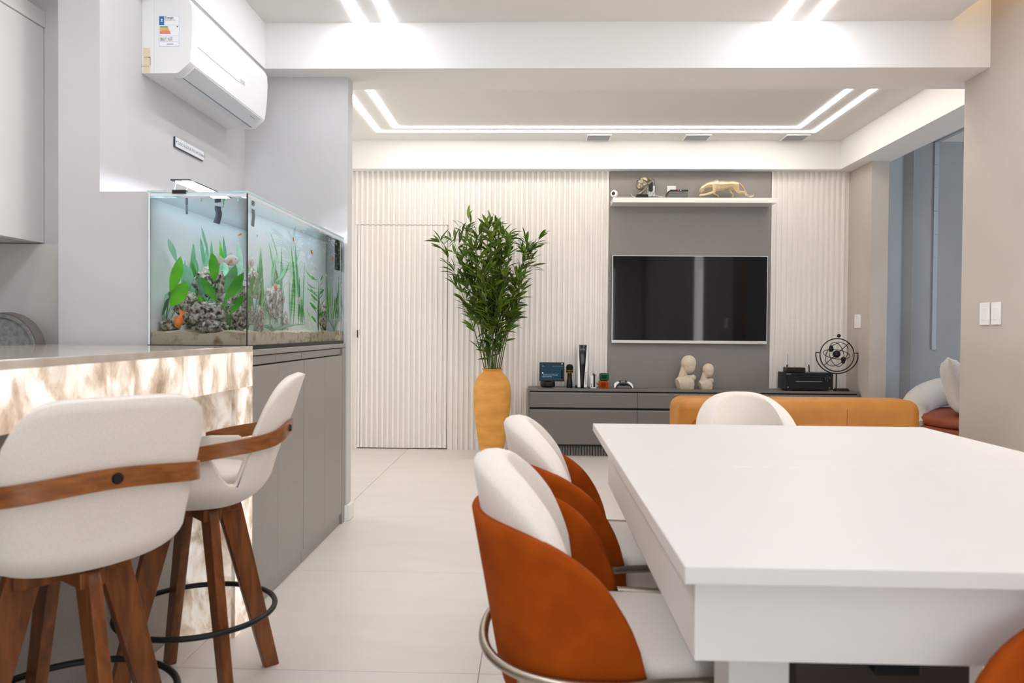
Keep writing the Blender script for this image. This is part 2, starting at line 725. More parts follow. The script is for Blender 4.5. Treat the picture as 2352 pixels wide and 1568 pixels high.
# ------------------------------------------------------------------ walls
wl = bmesh.new()
bx(wl, -1.83, -1.668, 2.806, 4.24, 0, 2.62)
bx(wl, -1.668, -1.472, 2.806, 4.235, 0, 1.63)
struct(obj('wall_left', wl, cement), 'grey cement wall with a low ledge behind the aquarium', 'wall')
struct(box('wall_partition', -3.6, -1.07, 4.235, 4.338, 0, 2.56, cement), 'grey cement partition end beside the aquarium', 'wall')
bmb = bmesh.new()
bx(bmb, -1.07, -1.052, 4.23, 4.345, 0, 0.092, 0.004)
bx(bmb, -1.079, -1.069, 4.222, 4.235, 0, 0.092, 0.002)
struct(obj('baseboard_partition', bmb, white_paint), 'short white baseboard on the partition end', 'baseboard')
wr = bmesh.new()
WY0, WY1, WZ0, WZ1 = 2.05, 2.74, 0.12, 2.4
bx(wr, 2.462, 2.63, -3.4, WY0, 0, 3.12)
bx(wr, 2.462, 2.63, WY1, 4.335, 0, 3.12)
bx(wr, 2.462, 2.63, WY0, WY1, 0, WZ0)
bx(wr, 2.462, 2.63, WY0, WY1, WZ1, 3.12)
warm_cement = M('warm cement plaster', 'b9afa5', 0.72, var=(1.5, 'c7beb4', 0.3, 0.75), detail=4)
struct(obj('wall_right', wr, warm_cement), 'warm grey cement wall at the right carrying two switches', 'wall')
wst = bmesh.new()
bx(wst, 2.865, 3.01, 6.39, 7.1, 0, 2.60)
struct(obj('wall_return', wst, warm_cement), 'cement pier right of the slat wall', 'wall')
wst = bmesh.new()
fold = [(3.0, 7.1), (3.0, 6.50), (at(2036, 600, 6.50).x, 6.50), (at(2072, 600, 6.66).x, 6.66), (at(2096, 600, 6.61).x, 6.61), (at(2097, 600, 6.75).x, 6.75), (6.6, 6.75), (6.6, 7.1)]
loft(wst, [[Vector((fx, fy, z)) for fx, fy in fold] for z in (0, 2.87)])
struct(obj('wall_side_back', wst, blue_cement), 'stepped blue grey wall of the side room', 'wall')
ws = bmesh.new()
bx(ws, 6.45, 6.6, 2.6, 3.05, 0, 2.9)
bx(ws, 6.45, 6.6, 5.75, 6.9, 0, 2.9)
bx(ws, 6.45, 6.6, 3.05, 5.75, 0, 0.45)
bx(ws, 6.45, 6.6, 3.05, 5.75, 2.75, 2.9)
struct(obj('wall_side_right', ws, cement), 'outer wall of the side room with its window opening', 'wall')
struct(box('wall_side_front', 2.63, 6.6, 2.5, 2.62, 0, 2.9, cement), 'near wall of the side room', 'wall')
struct(box('ceiling_side', 2.63, 6.6, 2.5, 4.31, 2.86, 2.95, ceil_paint), 'near ceiling of the side room', 'ceiling')
wf = bmesh.new()
bx(wf, -4.2, -1.2, -3.4, -3.25, 0, 3.12)
bx(wf, 1.8, 2.63, -3.4, -3.25, 0, 3.12)
bx(wf, -1.2, 1.8, -3.4, -3.25, 0, 0.35)
bx(wf, -1.2, 1.8, -3.4, -3.25, 2.55, 3.12)
struct(obj('wall_front', wf, white_paint), 'white wall behind the camera with a wide window', 'wall')
struct(box('wall_kitchen_left', -4.2, -4.05, -3.4, 4.3, 0, 2.7, white_paint), 'white kitchen side wall', 'wall')
wv_ = bmesh.new()
for q in ((4.3, 4.9, 0, 2.9), (6.4, 7.1, 0, 2.9), (4.9, 6.4, 0, .35), (4.9, 6.4, 2.45, 2.9)):
    bx(wv_, -3.7, -3.58, *q)
struct(obj('wall_living_left', wv_, white_paint), 'white side wall of the living area with an added window opening', 'wall')
struct(box('wall_kitchen_back', -4.1, -1.82, 2.95, 3.1, 0, 2.62, cement), 'shaded grey wall above the kitchen backsplash', 'wall')
bs = at(60, 560, 2.93).z
struct(box('wall_backsplash', -3.2, at(136, 700, 2.93).x, 2.93, 2.955, 0.88, bs, M('pale backsplash', 'd8d5cf', 0.4)), 'pale backsplash slab behind the round tray', 'wall')


def window(name, label, axis, a, u0, u1, z0, z1):
    t = thing(name, label, 'window', (a if axis == 'x' else (u0 + u1) / 2, (u0 + u1) / 2 if axis == 'x' else a, z0))
    t['kind'] = 'structure'

    def b(n, p0, p1, q0, q1, d0, d1, mt):
        if axis == 'x':
            box(n, a + d0, a + d1, p0, p1, q0, q1, mt, t)
        else:
            box(n, p0, p1, a + d0, a + d1, q0, q1, mt, t)
    b('frame', u0, u1, z0, z0 + .05, -.03, .03, white_pl)
    b('frame', u0, u1, z1 - .05, z1, -.03, .03, white_pl)
    b('frame', u0, u0 + .05, z0 + .05, z1 - .05, -.03, .03, white_pl)
    b('frame', u1 - .05, u1, z0 + .05, z1 - .05, -.03, .03, white_pl)
    b('pane', u0 + .05, u1 - .05, z0 + .05, z1 - .05, -.004, .004, GLASS('window glass', (0.97, 0.98, 0.98), 1.2))


window('window_1', 'wide window behind the camera', 'y', -3.32, -1.2, 1.8, 0.35, 2.55)
window('window_2', 'tall slim window in the right wall', 'x', 2.502, WY0, WY1, WZ0, WZ1)
window('added_window', 'added unseen window at the left of the living area', 'x', -3.64, 4.9, 6.4, 0.35, 2.45)  # unseen window added to go with the extra living area light
window('window_3', 'window of the side room', 'x', 6.52, 3.05, 5.75, 0.45, 2.75)

# ------------------------------------------------------------------ light lines in the ceilings
o_l, o_r = at(868, 301, 6.5), at(1868, 303, 6.5)
OYb = atZ(1366, 301.5, LZ).y
IYb = atZ(1366, 291.5, LZ).y
OXl, OXr = atZ(868, 301, LZ).x, atZ(1868, 303, LZ).x
IXl, IXr = atZ(908, 291, LZ).x, atZ(1836, 292, LZ).x
sw = 0.036
for xl, xr, yb, nm in ((OXl, OXr, OYb, 'outer'), (IXl, IXr, IYb, 'inner')):
    t = thing('linear_light', 'white recessed light line in the living ceiling, %s of the two' % nm, 'ceiling light', ((xl + xr) / 2, 5.5, LZ), 'double light line of the living ceiling')
    yf = 4.62 if nm == 'outer' else 4.78
    box('light_strip', xl - sw / 2, xr + sw / 2, yb - sw / 2, yb + sw / 2, LZ - .006, LZ - .0002, led_living, t)
    box('light_strip', xl - sw / 2, xl + sw / 2, yf, yb - sw / 2, LZ - .006, LZ - .0002, led_living, t)
    box('light_strip', xr - sw / 2, xr + sw / 2, yf, yb - sw / 2, LZ - .006, LZ - .0002, led_living, t)
    box('light_strip', xl + sw / 2, xr - sw / 2, yf, yf + sw, LZ - .006, LZ - .0002, led_living, t)
for px, lab in ((828, 'leftmost of the four'), (897, 'second from left of the four'), (1790, 'third from left of the four'), (1860, 'rightmost of the four')):
    xx = atZ(px, 53, 2.803).x
    o = box('light_strip', xx - sw / 2, xx + sw / 2, -1.2, 4.099, 2.799, 2.8048, led_white)
    tag(o, 'straight white light line in the dining ceiling, ' + lab, 'ceiling light', 'light lines of the dining ceiling')
warm_led = EM('warm cove LED', 'ffd9a6', 14.0)
tag(box('cove_light', 2.17, 2.22, -2.5, 3.9, 2.832, 2.842, warm_led), 'warm light strip hidden in the slot beside the right wall', 'ceiling light')

tag(box('light_strip', -1.75, -1.715, 0.4, 2.3, 2.594, 2.5998, led_living), 'added unseen light line in the kitchen ceiling, brightening the wall cabinet', 'ceiling light')  # added strip out of view, lifts the wall cabinet and bar side

# air grilles
grl = M('grille aluminium', 'b9b9bb', 0.5, 0.1)
for (a, b, lab) in ((1348, 1406, 'left one of three, above the microphone'), (1576, 1636, 'middle one of three'), (1807, 1863, 'right one of three, near the light line corner')):
    y0, y1 = atZ((a + b) / 2, 308, LZ).y, atZ((a + b) / 2, 321.5, LZ).y
    x0, x1 = atZ(a, 308, LZ).x, atZ(b, 308, LZ).x
    t = thing('air_grille', 'pale grey ceiling air grille, ' + lab, 'vent', ((x0 + x1) / 2, (y0 + y1) / 2, LZ - .012), 'air grilles in the living ceiling')
    bm = bmesh.new()
    for q in ((x0, x1, y0, y0 + .012), (x0, x1, y1 - .012, y1), (x0, x0 + .012, y0 + .012, y1 - .012), (x1 - .012, x1, y0 + .012, y1 - .012)):
        bx(bm, q[0], q[1], q[2], q[3], LZ - .010, LZ)
    obj('frame', bm, white_pl, t)
    box('backing', x0 + .012, x1 - .012, y0 + .012, y1 - .012, LZ - .002, LZ, M('grille shadow', '8d8f93', 0.8), t)
    for k in range(9):
        yy = lerp(y0 + .02, y1 - .02, k / 8)
        box('slat', x0 + .012, x1 - .012, yy - .005, yy + .005, LZ - .008, LZ - .003, grl, t)

# unlit light profile running down the side room wall and over its ceiling
prof = M('frosted light profile', 'aeb8bf', 0.4)
t = thing('wall_light_profile', 'slim pale light profile running down the blue grey wall', 'wall light', (at(2150, 600, 6.75).x, 6.74, 0.95))
xa = at(2150, 400, 6.75).x
zb = at(2147, 803, 6.74).z
nseg = 9
for k in range(nseg):
    box('diffuser', xa - .019, xa + .019, 6.738, 6.75, lerp(zb, 2.823, k / nseg) + .001, lerp(zb, 2.823, (k + 1) / nseg) - .001, prof, t)
box('diffuser', xa - .019, xa + .019, 4.6, 6.737, 2.815, 2.825, prof, t)

# ------------------------------------------------------------------ storage below the aquarium
CF = -1.078
WT = 1.026
tag(box('worktop', -1.472, CF, 2.776, 4.233, WT - .022, WT, grey_lam2, None, 0.0015, 1), 'thin grey worktop below the aquarium', 'worktop')
ys = [2.776] + [atX(px, 1050, CF).y for px in (639, 697.5, 745.5, 785.5)] + [4.233]
for u, (k0, k1, lab) in enumerate(((0, 2, 'nearer the bar'), (2, 4, 'next to the partition end'))):
    t = thing('base_cabinet', 'tall flat grey base cabinet under the aquarium, ' + lab, 'cabinet', (-1.36, (ys[k0] + ys[k1]) / 2, 0), 'grey cabinets under the aquarium')
    ya, yb = ys[k0] + .0015, ys[k1] - .0015
    box('body', -1.45, CF - .02, ya, yb, .06, WT - .023, dark_gap, t)
    box('toe_kick', CF - .05, CF - .012, ya, yb, 0, .055, grey_lam2, t)
    for k in range(k0, k1):
        g0 = .003 if k == k0 else .0008
        g1 = .003 if k == k1 - 1 else .0008
        box('door', CF - .019, CF, ys[k] + g0, ys[k + 1] - g1, .064, WT - .066, grey_lam2, t, 0.001, 1)
        box('handle_rail', CF - .02, CF - .012, ys[k] + g0, ys[k + 1] - g1, WT - .06, WT - .027, grey_lam2, t)
tag(box('filler_panel', CF - .03, CF, ys[4] + .003, 4.232, 0.0, WT - .024, grey_lam2), 'narrow grey filler panel between cabinet and partition', 'panel')

# ------------------------------------------------------------------ backlit stone bar
onyx = ONYX('backlit stone', 0.55)
stone_top = M('polished stone top', 'd9cfc4', 0.1, var=(9, 'bfb2a3', 0.3, 0.7), coat=0.3, detail=4)
BX, BT, BE = -1.06, 1.042, 2.774
t = thing('bar_counter', 'bar with a glowing backlit stone apron and end leg', 'bar', (-1.4, 1.6, 0))
box('top', -1.84, BX, .45, BE, BT - .02, BT, stone_top, t, 0.001, 1)
box('apron', BX - .02, BX - .0005, .45, BE, .892, BT - .0205, onyx, t)
box('soffit', -1.28, BX - .0205, .45, BE - .16, .892, .935, stone_top, t)
box('end_leg', -1.28, BX - .0005, BE - .16, BE, 0.0, .8915, onyx, t)
box('leg_edge', BX - .014, BX - .001, BE - .163, BE - .1605, 0.0, .8915, ONYX('dim backlit stone edge', 0.25), t)
box('base_panel', -1.75, -1.28, .45, BE - .161, 0.0, .93, grey_lam, t)
# kitchen beyond
tag(box('kitchen_counter', -3.1, -1.845, 1.2, 2.929, 0.0, .88, grey_lam), 'low grey kitchen counter behind the bar', 'counter')
kc = M('cream cabinet lacquer', 'efece8', 0.4)
KX = at(101, 300, 2.948).x
ub = at(90, 558.5, 2.945).z
uc = at(101, 64, 2.945).z
ut = at(101, 27, 2.945).z
t = thing('wall_cabinet', 'cream kitchen wall cabinet at the left edge', 'cabinet', (KX - .18, 2.0, ub))
box('body', KX - .36, KX - .02, 1.2, 2.947, ub, uc, kc, t)
box('door', KX - .0195, KX, 2.05, 2.947, ub + .001, uc - .001, kc, t, 0.001, 1)
box('door', KX - .0195, KX, 1.2, 2.046, ub + .001, uc - .001, kc, t, 0.001, 1)
box('crown_panel', KX - .36, KX + .007, 1.2, 2.948, uc + .001, ut, kc, t)
tc = at(2, 806, 2.75)
tray = thing('round_tray', 'grey stone-look round tray standing upright behind the bar', 'tray', (tc.x, 2.78, .88))
rr = .1375
bm = bmesh.new()
cy = Vector((tc.x, 0, .88 + rr))
prof_t = [(0.001, 2.752), (rr - .016, 2.752), (rr - .013, 2.744), (rr, 2.742), (rr + .004, 2.79), (rr - .02, 2.80), (0.001, 2.80)]
loft(bm, [[cy + Vector((r * math.cos(2 * math.pi * j / 56), y, r * math.sin(2 * math.pi * j / 56))) for j in range(56)] for r, y in prof_t])
obj('dish', bm, M('speckled grey stoneware', '9b9d98', 0.6, var=(55, '7c7d78', 0.4, 0.68)), tray, 40)
bm = bmesh.new()
loft(bm, [[cy + Vector((r * math.cos(2 * math.pi * j / 56), y, r * math.sin(2 * math.pi * j / 56))) for j in range(56)] for r, y in ((rr + .001, 2.745), (rr + .006, 2.745), (rr + .009, 2.793), (rr + .004, 2.793))], cap=False, loop=True)
obj('rim', bm, M('brown-grey rim', '716a64', 0.6), tray, 40)

# ------------------------------------------------------------------ bar stools (built once, facing +x)
fab = M('cream woven upholstery', 'e9e0d6', 0.9, var=(300, 'e2d8cd', 0.35, 0.65), sheen=0.2)
wood = WOOD('reddish walnut', '5c2f0f', '8c501f')
stool = thing('bar_stool', 'cream upholstered bar stool turned side-on beside the bar end', 'bar stool', (0, 0, 0), 'cream bar stools with wooden arms', local=True)


def sq(a, n=5.0):
    """squared-off round plan"""
    return 1.0 / (abs(math.cos(a)) ** n + abs(math.sin(a)) ** n) ** (1 / n)


def st_rim(a):
    a = abs(math.degrees(a))
    lo = .664
    if a < 49:
        return lo + (.970 - lo) * max(0.0, 1 - (a / 49.0) ** 8) ** .3
    if a < 53:
        return lo
    if a < 67:
        return lo + .088 * ((a - 53) / 14) ** 1.6
    return lerp(.752, .675, sstep(92, 160, a))


def st_wall(a, z, off=0.0):
    """wall of the bucket at angle a from the back and height z"""
    ad = abs(math.degrees(a))
    t = max(0.0, (z - .66) / .325)
    r = (0.184 + .012 * min(1.0, t * 1.6) + off) * sq(a)
    lean = -.095 * t ** 1.1 * (1 - sstep(52, 70, ad))
    return Vector((-r * math.cos(a) + lean, r * math.sin(a), z))


def st_f(u, v):
    a = (u - 0.5) * 2 * math.pi
    top = st_rim(a)
    if v < 0.5:
        t = v / 0.5
        ph = t * math.pi / 2
        r = 0.184 * math.sin(ph) ** 0.85
        z = .588 + .072 * (1 - math.cos(ph))
        if t < .02:
            r = 0.0
        e = lerp(1.0, sq(a), t)
        return Vector((-r * e * math.cos(a), r * e * math.sin(a), z))
    t = (v - 0.5) / 0.5
    return st_wall(a, lerp(.66, top, t))


sheet('seat_shell', st_f, 216, 28, fab, stool, thick=.024, closed_u=True)
bm = bmesh.new()
prof = [(0.0005, .640), (.15, .640), (.165, .652), (.168, .668), (.155, .682), (.0005, .690)]
loft(bm, [[Vector((r * math.cos(2 * math.pi * j / 48), r * math.sin(2 * math.pi * j / 48), z)) for j in range(48)] for r, z in prof])
obj('cushion', bm, fab, stool, 180)
# bent wooden arm band
bm = bmesh.new()
rings = []
for k in range(61):
    a = R(lerp(-98, 98, k / 60))
    z = .80 - .062 * (1 - math.cos(a)) / (1 - math.cos(R(98)))
    # outside the back; swings clear of the notch and meets the side flaps
    ad = abs(math.degrees(a))
    t = (.80 - .66) / .325
    r = (0.184 + .010 + .034) * sq(a, 3.6)
    lean = -.095 * t ** 1.1 * (1 - sstep(35, 90, ad))
    p = Vector((-r * math.cos(a) + lean, r * math.sin(a), z))
    d = Vector((-math.cos(a), math.sin(a), 0))
    w2, h2 = .0075, .021
    up = Vector((0, 0, 1))
    rings.append([p - d * w2 - up * h2, p + d * w2 - up * h2, p + d * w2 + up * h2, p - d * w2 + up * h2])
loft(bm, rings)
rb = -min(c.x for r in rings for c in r)
obj('arm_band', bm, WOOD('bent walnut', '75420f'.replace('0f', '1a'), '9c5f2e', (3, 3, 14), 0.3), stool, 35)
bm = bmesh.new()
tube_into(bm, [(-rb + .001, 0, .80), (-rb - .006, 0, .80)], [.0125, .009], 16)
obj('bolt_cap', bm, black_matt, stool, 40)
lathe('swivel_plate', [(.10, .574), (.105, .58), (.105, .590), (.08, .596)], (0, 0, 0), black_matt, stool, 32)
for k in range(2):
    bm = bmesh.new()
    bx(bm, -.12, .12, -.026, .026, .538, .5735, .002, 1)
    bm.transform(Matrix.Rotation(R(90 * k + 35), 4, 'Z'))
    obj('top_block', bm, wood, stool, 40)
for k in range(4):
    bm = bmesh.new()
    poly = [(.062, .545), (.070, .572), (.128, .572), (.136, .545), (.262, .004), (.262, .0), (.216, .0)]
    n = len(poly)
    lo = [bm.verts.new((x, -.014, z)) for x, z in poly]
    hi = [bm.verts.new((x, .014, z)) for x, z in poly]
    bm.faces.new(lo)
    bm.faces.new(hi)
    for i in range(n):
        bm.faces.new((lo[i], lo[(i + 1) % n], hi[(i + 1) % n], hi[i]))
    bmesh.ops.recalc_face_normals(bm, faces=bm.faces[:])
    bmesh.ops.bevel(bm, geom=bm.edges[:], offset=.002, offset_type='OFFSET', segments=1, affect='EDGES', clamp_overlap=True, profile=.5)
    bm.transform(Matrix.Rotation(R(90 * k + 35), 4, 'Z'))
    obj('leg', bm, wood, stool, 40)
RZ = .245
tube('foot_ring', [(.228 * math.cos(2 * math.pi * j / 64), .228 * math.sin(2 * math.pi * j / 64), RZ) for j in range(64)], .0085, black_matt, stool, 10, True)
stool2 = copy_tree(stool)
stool2['label'] = 'cream upholstered bar stool nearest the camera, its back turned with a dark bolt'
# stool A: back to the right; stool B: back towards the camera
stool.location = (-1.025, 2.235, 0)
stool.rotation_euler = (0, 0, R(190))
stool2.location = (-1.06, 1.66, 0)
for ch in [x for x in bpy.data.objects if x.parent == stool2 and x.name.split('.')[0] in ('leg', 'top_block')]:
    ch.matrix_basis = Matrix.Rotation(R(59), 4, 'Z') @ ch.matrix_basis

stool2.rotation_euler = (0, 0, R(141))

# ------------------------------------------------------------------ dining table
tw = M('matt white table lacquer', 'dfdad5', 0.42)
TX0, TX1, TY0, TY1, TZ = atZ(1573, 1300, .76).x, atZ(2114, 979, .76).x, atZ(1573, 1300, .76).y, atZ(1380, 972, .76).y, .76
TYM = atZ(2100, 1077, .76).y
t = thing('dining_table', 'large white rectangular dining table with deep apron', 'table', ((TX0 + TX1) / 2, (TY0 + TY1) / 2, 0))
box('tabletop', TX0, TX1, TY0, TYM - .0008, TZ - .028, TZ, tw, t, 0.0025, 2)
box('tabletop', TX0, TX1, TYM + .0008, TY1, TZ - .028, TZ, tw, t, 0.0025, 2)
ax0, ax1, ay0, ay1, az0, az1 = TX0 + .022, TX1 - .022, TY0 + .03, TY1 - .36, .605, TZ - .0285
box('apron', ax0, ax0 + .02, ay0 + .0205, ay1 - .0205, az0, az1, tw, t, 0.001, 1)
box('apron', ax1 - .02, ax1, ay0 + .0205, ay1 - .0205, az0, az1, tw, t, 0.001, 1)
box('apron', ax0, ax1, ay0, ay0 + .02, az0, az1, tw, t, 0.001, 1)
box('apron', ax0, ax1, ay1 - .02, ay1, az0, az1, tw, t, 0.001, 1)
for lx, ly in ((ax0 + .08, ay0 + .1), (ax1 - .18, ay0 + .1), (ax0 + .08, ay1 - .2), (ax1 - .18, ay1 - .2)):
    box('leg', lx, lx + .10, ly, ly + .10, 0, az1, tw, t, 0.002, 1)
box('underblock', .485, .80, 1.36, 1.62, 0.0, .60, M('dark table pedestal', '3a2a20', 0.6), t, 0.002, 1)  # plain dark brown block below the near half of the table
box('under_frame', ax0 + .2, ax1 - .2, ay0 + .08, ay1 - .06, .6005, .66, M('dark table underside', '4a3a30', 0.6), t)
bm = bmesh.new()
bx(bm, 0.58, 0.655, 1.25, 1.36, .535, .60, .002, 1)
obj('bracket', bm, black_matt, t)

# ------------------------------------------------------------------ dining chairs (built once, facing +x, back at x = -0.25)
rust = M('rust suede', 'a14706', 0.9, var=(14, '933d03', 0.35, 0.7), spec=0.15, detail=4)
nickel = M('brushed nickel', 'b3a99a', 0.32, 0.95)
chair = thing('dining_chair', 'rust and cream dining chair nearest the camera on the left of the table', 'chair', (0, 0, 0), 'rust and cream dining chairs', local=True)


def ch_plan(a, r=1.0, k=0.0):
    """plan point of the tub at angle a from the back"""
    ca, sa = math.cos(a), math.sin(a)
    x = -(.212 + k) * (abs(ca) ** .85) * (1 if ca > 0 else -1)
    if ca < 0:
        x = .212 * abs(ca) * 1.1
    y = (.25 + k) * (abs(sa) ** .85) * (1 if sa > 0 else -1)
    return x * r, y * r


def ch_top(x, hi, lo, x0, x1):
    t = min(1.0, max(0.0, (x - x0) / (x1 - x0)))
    return lo + (hi - lo) * math.sqrt(max(0.0, 1 - t ** 2.1))


AMAX = R(118)


def ch_shell(u, v):
    a = lerp(-AMAX, AMAX, u)
    x, y = ch_plan(a)
    top = ch_top(x, .735, .395, -.212, .088)
    z = lerp(.36, max(top, .372), v)
    k = (z - .36)
    # tucked in at the bottom, leaning back towards the top
    s = .86 + .14 * min(1, k / .10) ** .6
    lean = -.05 * max(0, k - .1) / .27 * max(0.0, math.cos(a))
    return Vector((x * s + lean, y * s, z))


def ch_pad(u, v):
    a = lerp(-R(82), R(82), u)
    x, y = ch_plan(a, 1.0, -.022)
    top = .56 + (.845 - .56) * max(0.0, 1 - (abs(a) / R(82)) ** 2.3) ** .62
    z = lerp(.42, top, v)
    k = (z - .36)
    lean = -.05 * max(0, k - .1) / .27 * max(0.0, math.cos(a))
    return Vector((x + lean, y, z))


sheet('shell', ch_shell, 64, 14, rust, chair, thick=.022)


def pad_fill():
    bm = bmesh.new()
    nu, nv = 56, 14
    prof = []
    # closed cross-section: outer face, rounded rim, inner face
    for i in range(nu + 1):
        u = i / nu
        a = lerp(-R(82), R(82), u)
        n = Vector((-math.cos(a), math.sin(a), 0))
        fade = min(1.0, min(u, 1 - u) / .12) ** .5
        th = .012 + .060 * fade
        ring = []
        for j in range(nv + 1):
            ring.append(ch_pad(u, j / nv * .96) + n * .004)
        top = ch_pad(u, 1.0)
        b = ch_pad(u, .96)
        for q in range(1, 6):
            ph = math.pi * q / 6
            ring.append(Vector((b.x, b.y, b.z)) - n * (th / 2 - math.cos(ph) * (th / 2 + .004) * 1.0) + Vector((0, 0, math.sin(ph) * max(.006, top.z - b.z) * 1.2)))
        for j in range(nv, -1, -1):
            p = ch_pad(u, j / nv * .96)
            ring.append(p - n * th)
        prof.append(ring)
    loft(bm, prof)
    return bm


obj('back_pad', pad_fill(), fab, chair, 60)
bm = bmesh.new()
pl = []
for k in range(48):
    a = 2 * math.pi * k / 48
    c, s = math.cos(a), math.sin(a)
    pl.append((.045 + .235 * math.copysign(abs(c) ** .62, c), .213 * math.copysign(abs(s) ** .62, s)))
secs = [(.86, .385), (.97, .395), (1.0, .42), (1.0, .455), (.96, .475), (.85, .482), (.4, .487)]
loft(bm, [[Vector((.045 + (x - .045) * s, y * s, z)) for x, y in pl] for s, z in secs])
obj('seat', bm, fab, chair, 180)
hoop = []
for k in range(41):
    a = lerp(-R(112), R(112), k / 40)
    x, y = ch_plan(a, 1.0, .012)
    hoop.append((x - .012 * max(0, math.cos(a)), y, .462))
hoop = [(.24, hoop[0][1] * .93, .462)] + hoop + [(.24, hoop[-1][1] * .93, .462)]
tube('hoop', hoop, .0105, nickel, chair, 10)
for k, (x, y) in enumerate(((-.15, -.185), (-.15, .185), (.19, -.225), (.19, .225))):
    tube('leg', [(x, y * 1.02, .462 if k > 1 else .452), (x, y * 1.02, 0.0)], .0105, nickel, chair, 10)
tube('leg_brace', [(-.15, -.187, .35), (-.15, .187, .35)], .008, nickel, chair, 8)
tube('leg_brace', [(.19, -.23, .36), (.19, .23, .36)], .008, nickel, chair, 8)
spots = [((.135, 1.60), 0, None),
         ((.175, 2.26), 0, 'rust and cream dining chair second from the camera on the left of the table'),
         ((.91, 3.06), -90, 'dining chair at the far head of the table, cream back facing the camera'),
         ((.715, .82), 197, 'rust dining chair at the lower right corner, its curved side towards the camera'),
         ((1.53, 2.12), 180, 'rust dining chair barely showing beyond the right edge of the table')]
for i, (p, rz, lab) in enumerate(spots):
    o = chair if i == 0 else copy_tree(chair)
    o.location = (p[0], p[1], 0)
    o.rotation_euler = (0, 0, R(rz))
    if lab:
        o['label'] = lab

# ------------------------------------------------------------------ media console
con_grey = M('console grey laminate', '726c67', 0.5, var=(90, '6c6661', 0.35, 0.7))
CY0, CY1, CT = 6.52, 6.815, 0.598
cx = [at(1212, 930, CY0).x, at(1464, 920, CY0).x, at(1716, 920, CY0).x, at(1973, 920, CY0).x]
tag(box('long_worktop', cx[0], cx[3], CY0, CY1, CT - .02, CT, con_grey, None, 0.001, 1), 'long thin grey top of the media console', 'worktop')
slot = M('console shadow', '2a2725', 0.8)
for k, lab in enumerate(('left unit beside the orange vase', 'middle unit below the television', 'right unit below the receiver')):
    a, b = cx[k], cx[k + 1]
    t = thing('console_cabinet', 'grey media console drawer unit, ' + lab, 'cabinet', ((a + b) / 2, (CY0 + CY1) / 2, 0), 'media console units')
    g0 = .016 if k == 0 else 0
    g1 = .016 if k == 2 else 0
    box('body', a + g0, b - g1, CY0 + .022, CY1, .09, CT - .0205, slot, t)
    if g0:
        box('side_panel', a, a + .0155, CY0, CY1, .0, CT - .0205, con_grey, t)
    if g1:
        box('side_panel', b - .0155, b, CY0, CY1, .0, CT - .0205, con_grey, t)
    d0, d1 = a + g0 + .002, b - g1 - .002
    for z0, z1 in ((.434, CT - .032), (.108, .414)):
        bm = bmesh.new()
        # front with a bevelled finger grip along the top
        pr = [(CY0, z0), (CY0, z1 - .014), (CY0 + .006, z1), (CY0 + .02, z1), (CY0 + .02, z0)]
        loft(bm, [[Vector((xx, y, z)) for y, z in pr] for xx in (d0, d1)])
        obj('drawer', bm, con_grey, t)
    kb = box('kick_plate', a + g0, b - g1, CY0 + .065, CY0 + .075, 0.0, .09, M('kick recess', '55504c', .7), t)
    n = int((b - a - .04) / .0245)
    sm = None
    for q in range(n):
        xx = a + .02 + q * .0245
        if sm is None:
            s0 = box('slat', xx, xx + .016, CY0 + .055, CY0 + .065, 0.0, .09, con_grey, kb)
            sm, off = s0.data, s0.location.copy() - Vector((xx, 0, 0))
        else:
            o = bpy.data.objects.new('slat', sm)
            COL.objects.link(o)
            o.parent = kb
            o.location = off + Vector((xx, 0, 0))

# ------------------------------------------------------------------ television and shelf
PF = BACK - .022            # face of the grey panel
a, b = at(1407, 586, 6.76), at(1762, 790, 6.76)
silver = M('satin silver frame', 'd6d3cf', 0.35, 0.3)
t = thing('television', 'large dark flat television with a thin silver frame on the grey panel', 'television', ((a.x + b.x) / 2, 6.79, b.z))
box('case', a.x + .004, b.x - .004, 6.775, 6.80, b.z + .004, a.z - .004, black_pl, t)
scr = M('glossy dark screen', '050505', 0.04, spec=0.5, coat=0.0)
box('screen', a.x + .006, b.x - .006, 6.7685, 6.7745, b.z + .026, a.z - .006, scr, t)
bm = bmesh.new()
bx(bm, a.x, b.x, 6.766, 6.79, b.z, b.z + .026)
bx(bm, a.x, b.x, 6.766, 6.79, a.z - .006, a.z)
bx(bm, a.x, a.x + .006, 6.766, 6.79, b.z + .026, a.z - .006)
bx(bm, b.x - .006, b.x, 6.766, 6.79, b.z + .026, a.z - .006)
obj('frame', bm, silver, t)
box('wall_mount', (a.x + b.x) / 2 - .25, (a.x + b.x) / 2 + .25, 6.80, PF, b.z + .25, a.z - .25, black_matt, t)
SZ = at(1600, 454, 6.6).z
s0, s1 = at(1408, 452, 6.6).x, at(1785, 463, 6.6).x
tag(box('wall_shelf', s0, s1, 6.6, PF, SZ - .042, SZ, white_gl, None, 0.001, 1), 'white floating shelf above the television', 'shelf')
SY = 6.70


def on(px, py, Y=SY):
    return at(px, py, Y)


def wid(px, Y=SY):
    return px * Y / FPX


# small camera on a foot
p = on(1411, 452)
t = thing('security_camera', 'small round white camera at the left end of the shelf', 'camera', (p.x, SY, SZ))
lathe('foot', [(.018, 0), (.018, .004), (.006, .008), (.006, .02)], (p.x, SY, SZ), white_pl, t, 20)
bm = bmesh.new()
cc = Vector((p.x - .002, SY, SZ + .052))
dv = Vector((-.55, -.83, 0)).normalized()
tube_into(bm, [cc - dv * .016, cc - dv * .012, cc + dv * .010, cc + dv * .014], [.022, .031, .031, .027], 24)
obj('head', bm, white_pl, t, 40)
bm = bmesh.new()
tube_into(bm, [cc + dv * .0142, cc + dv * .016], [.016, .015], 20)
obj('lens', bm, black_pl, t, 40)

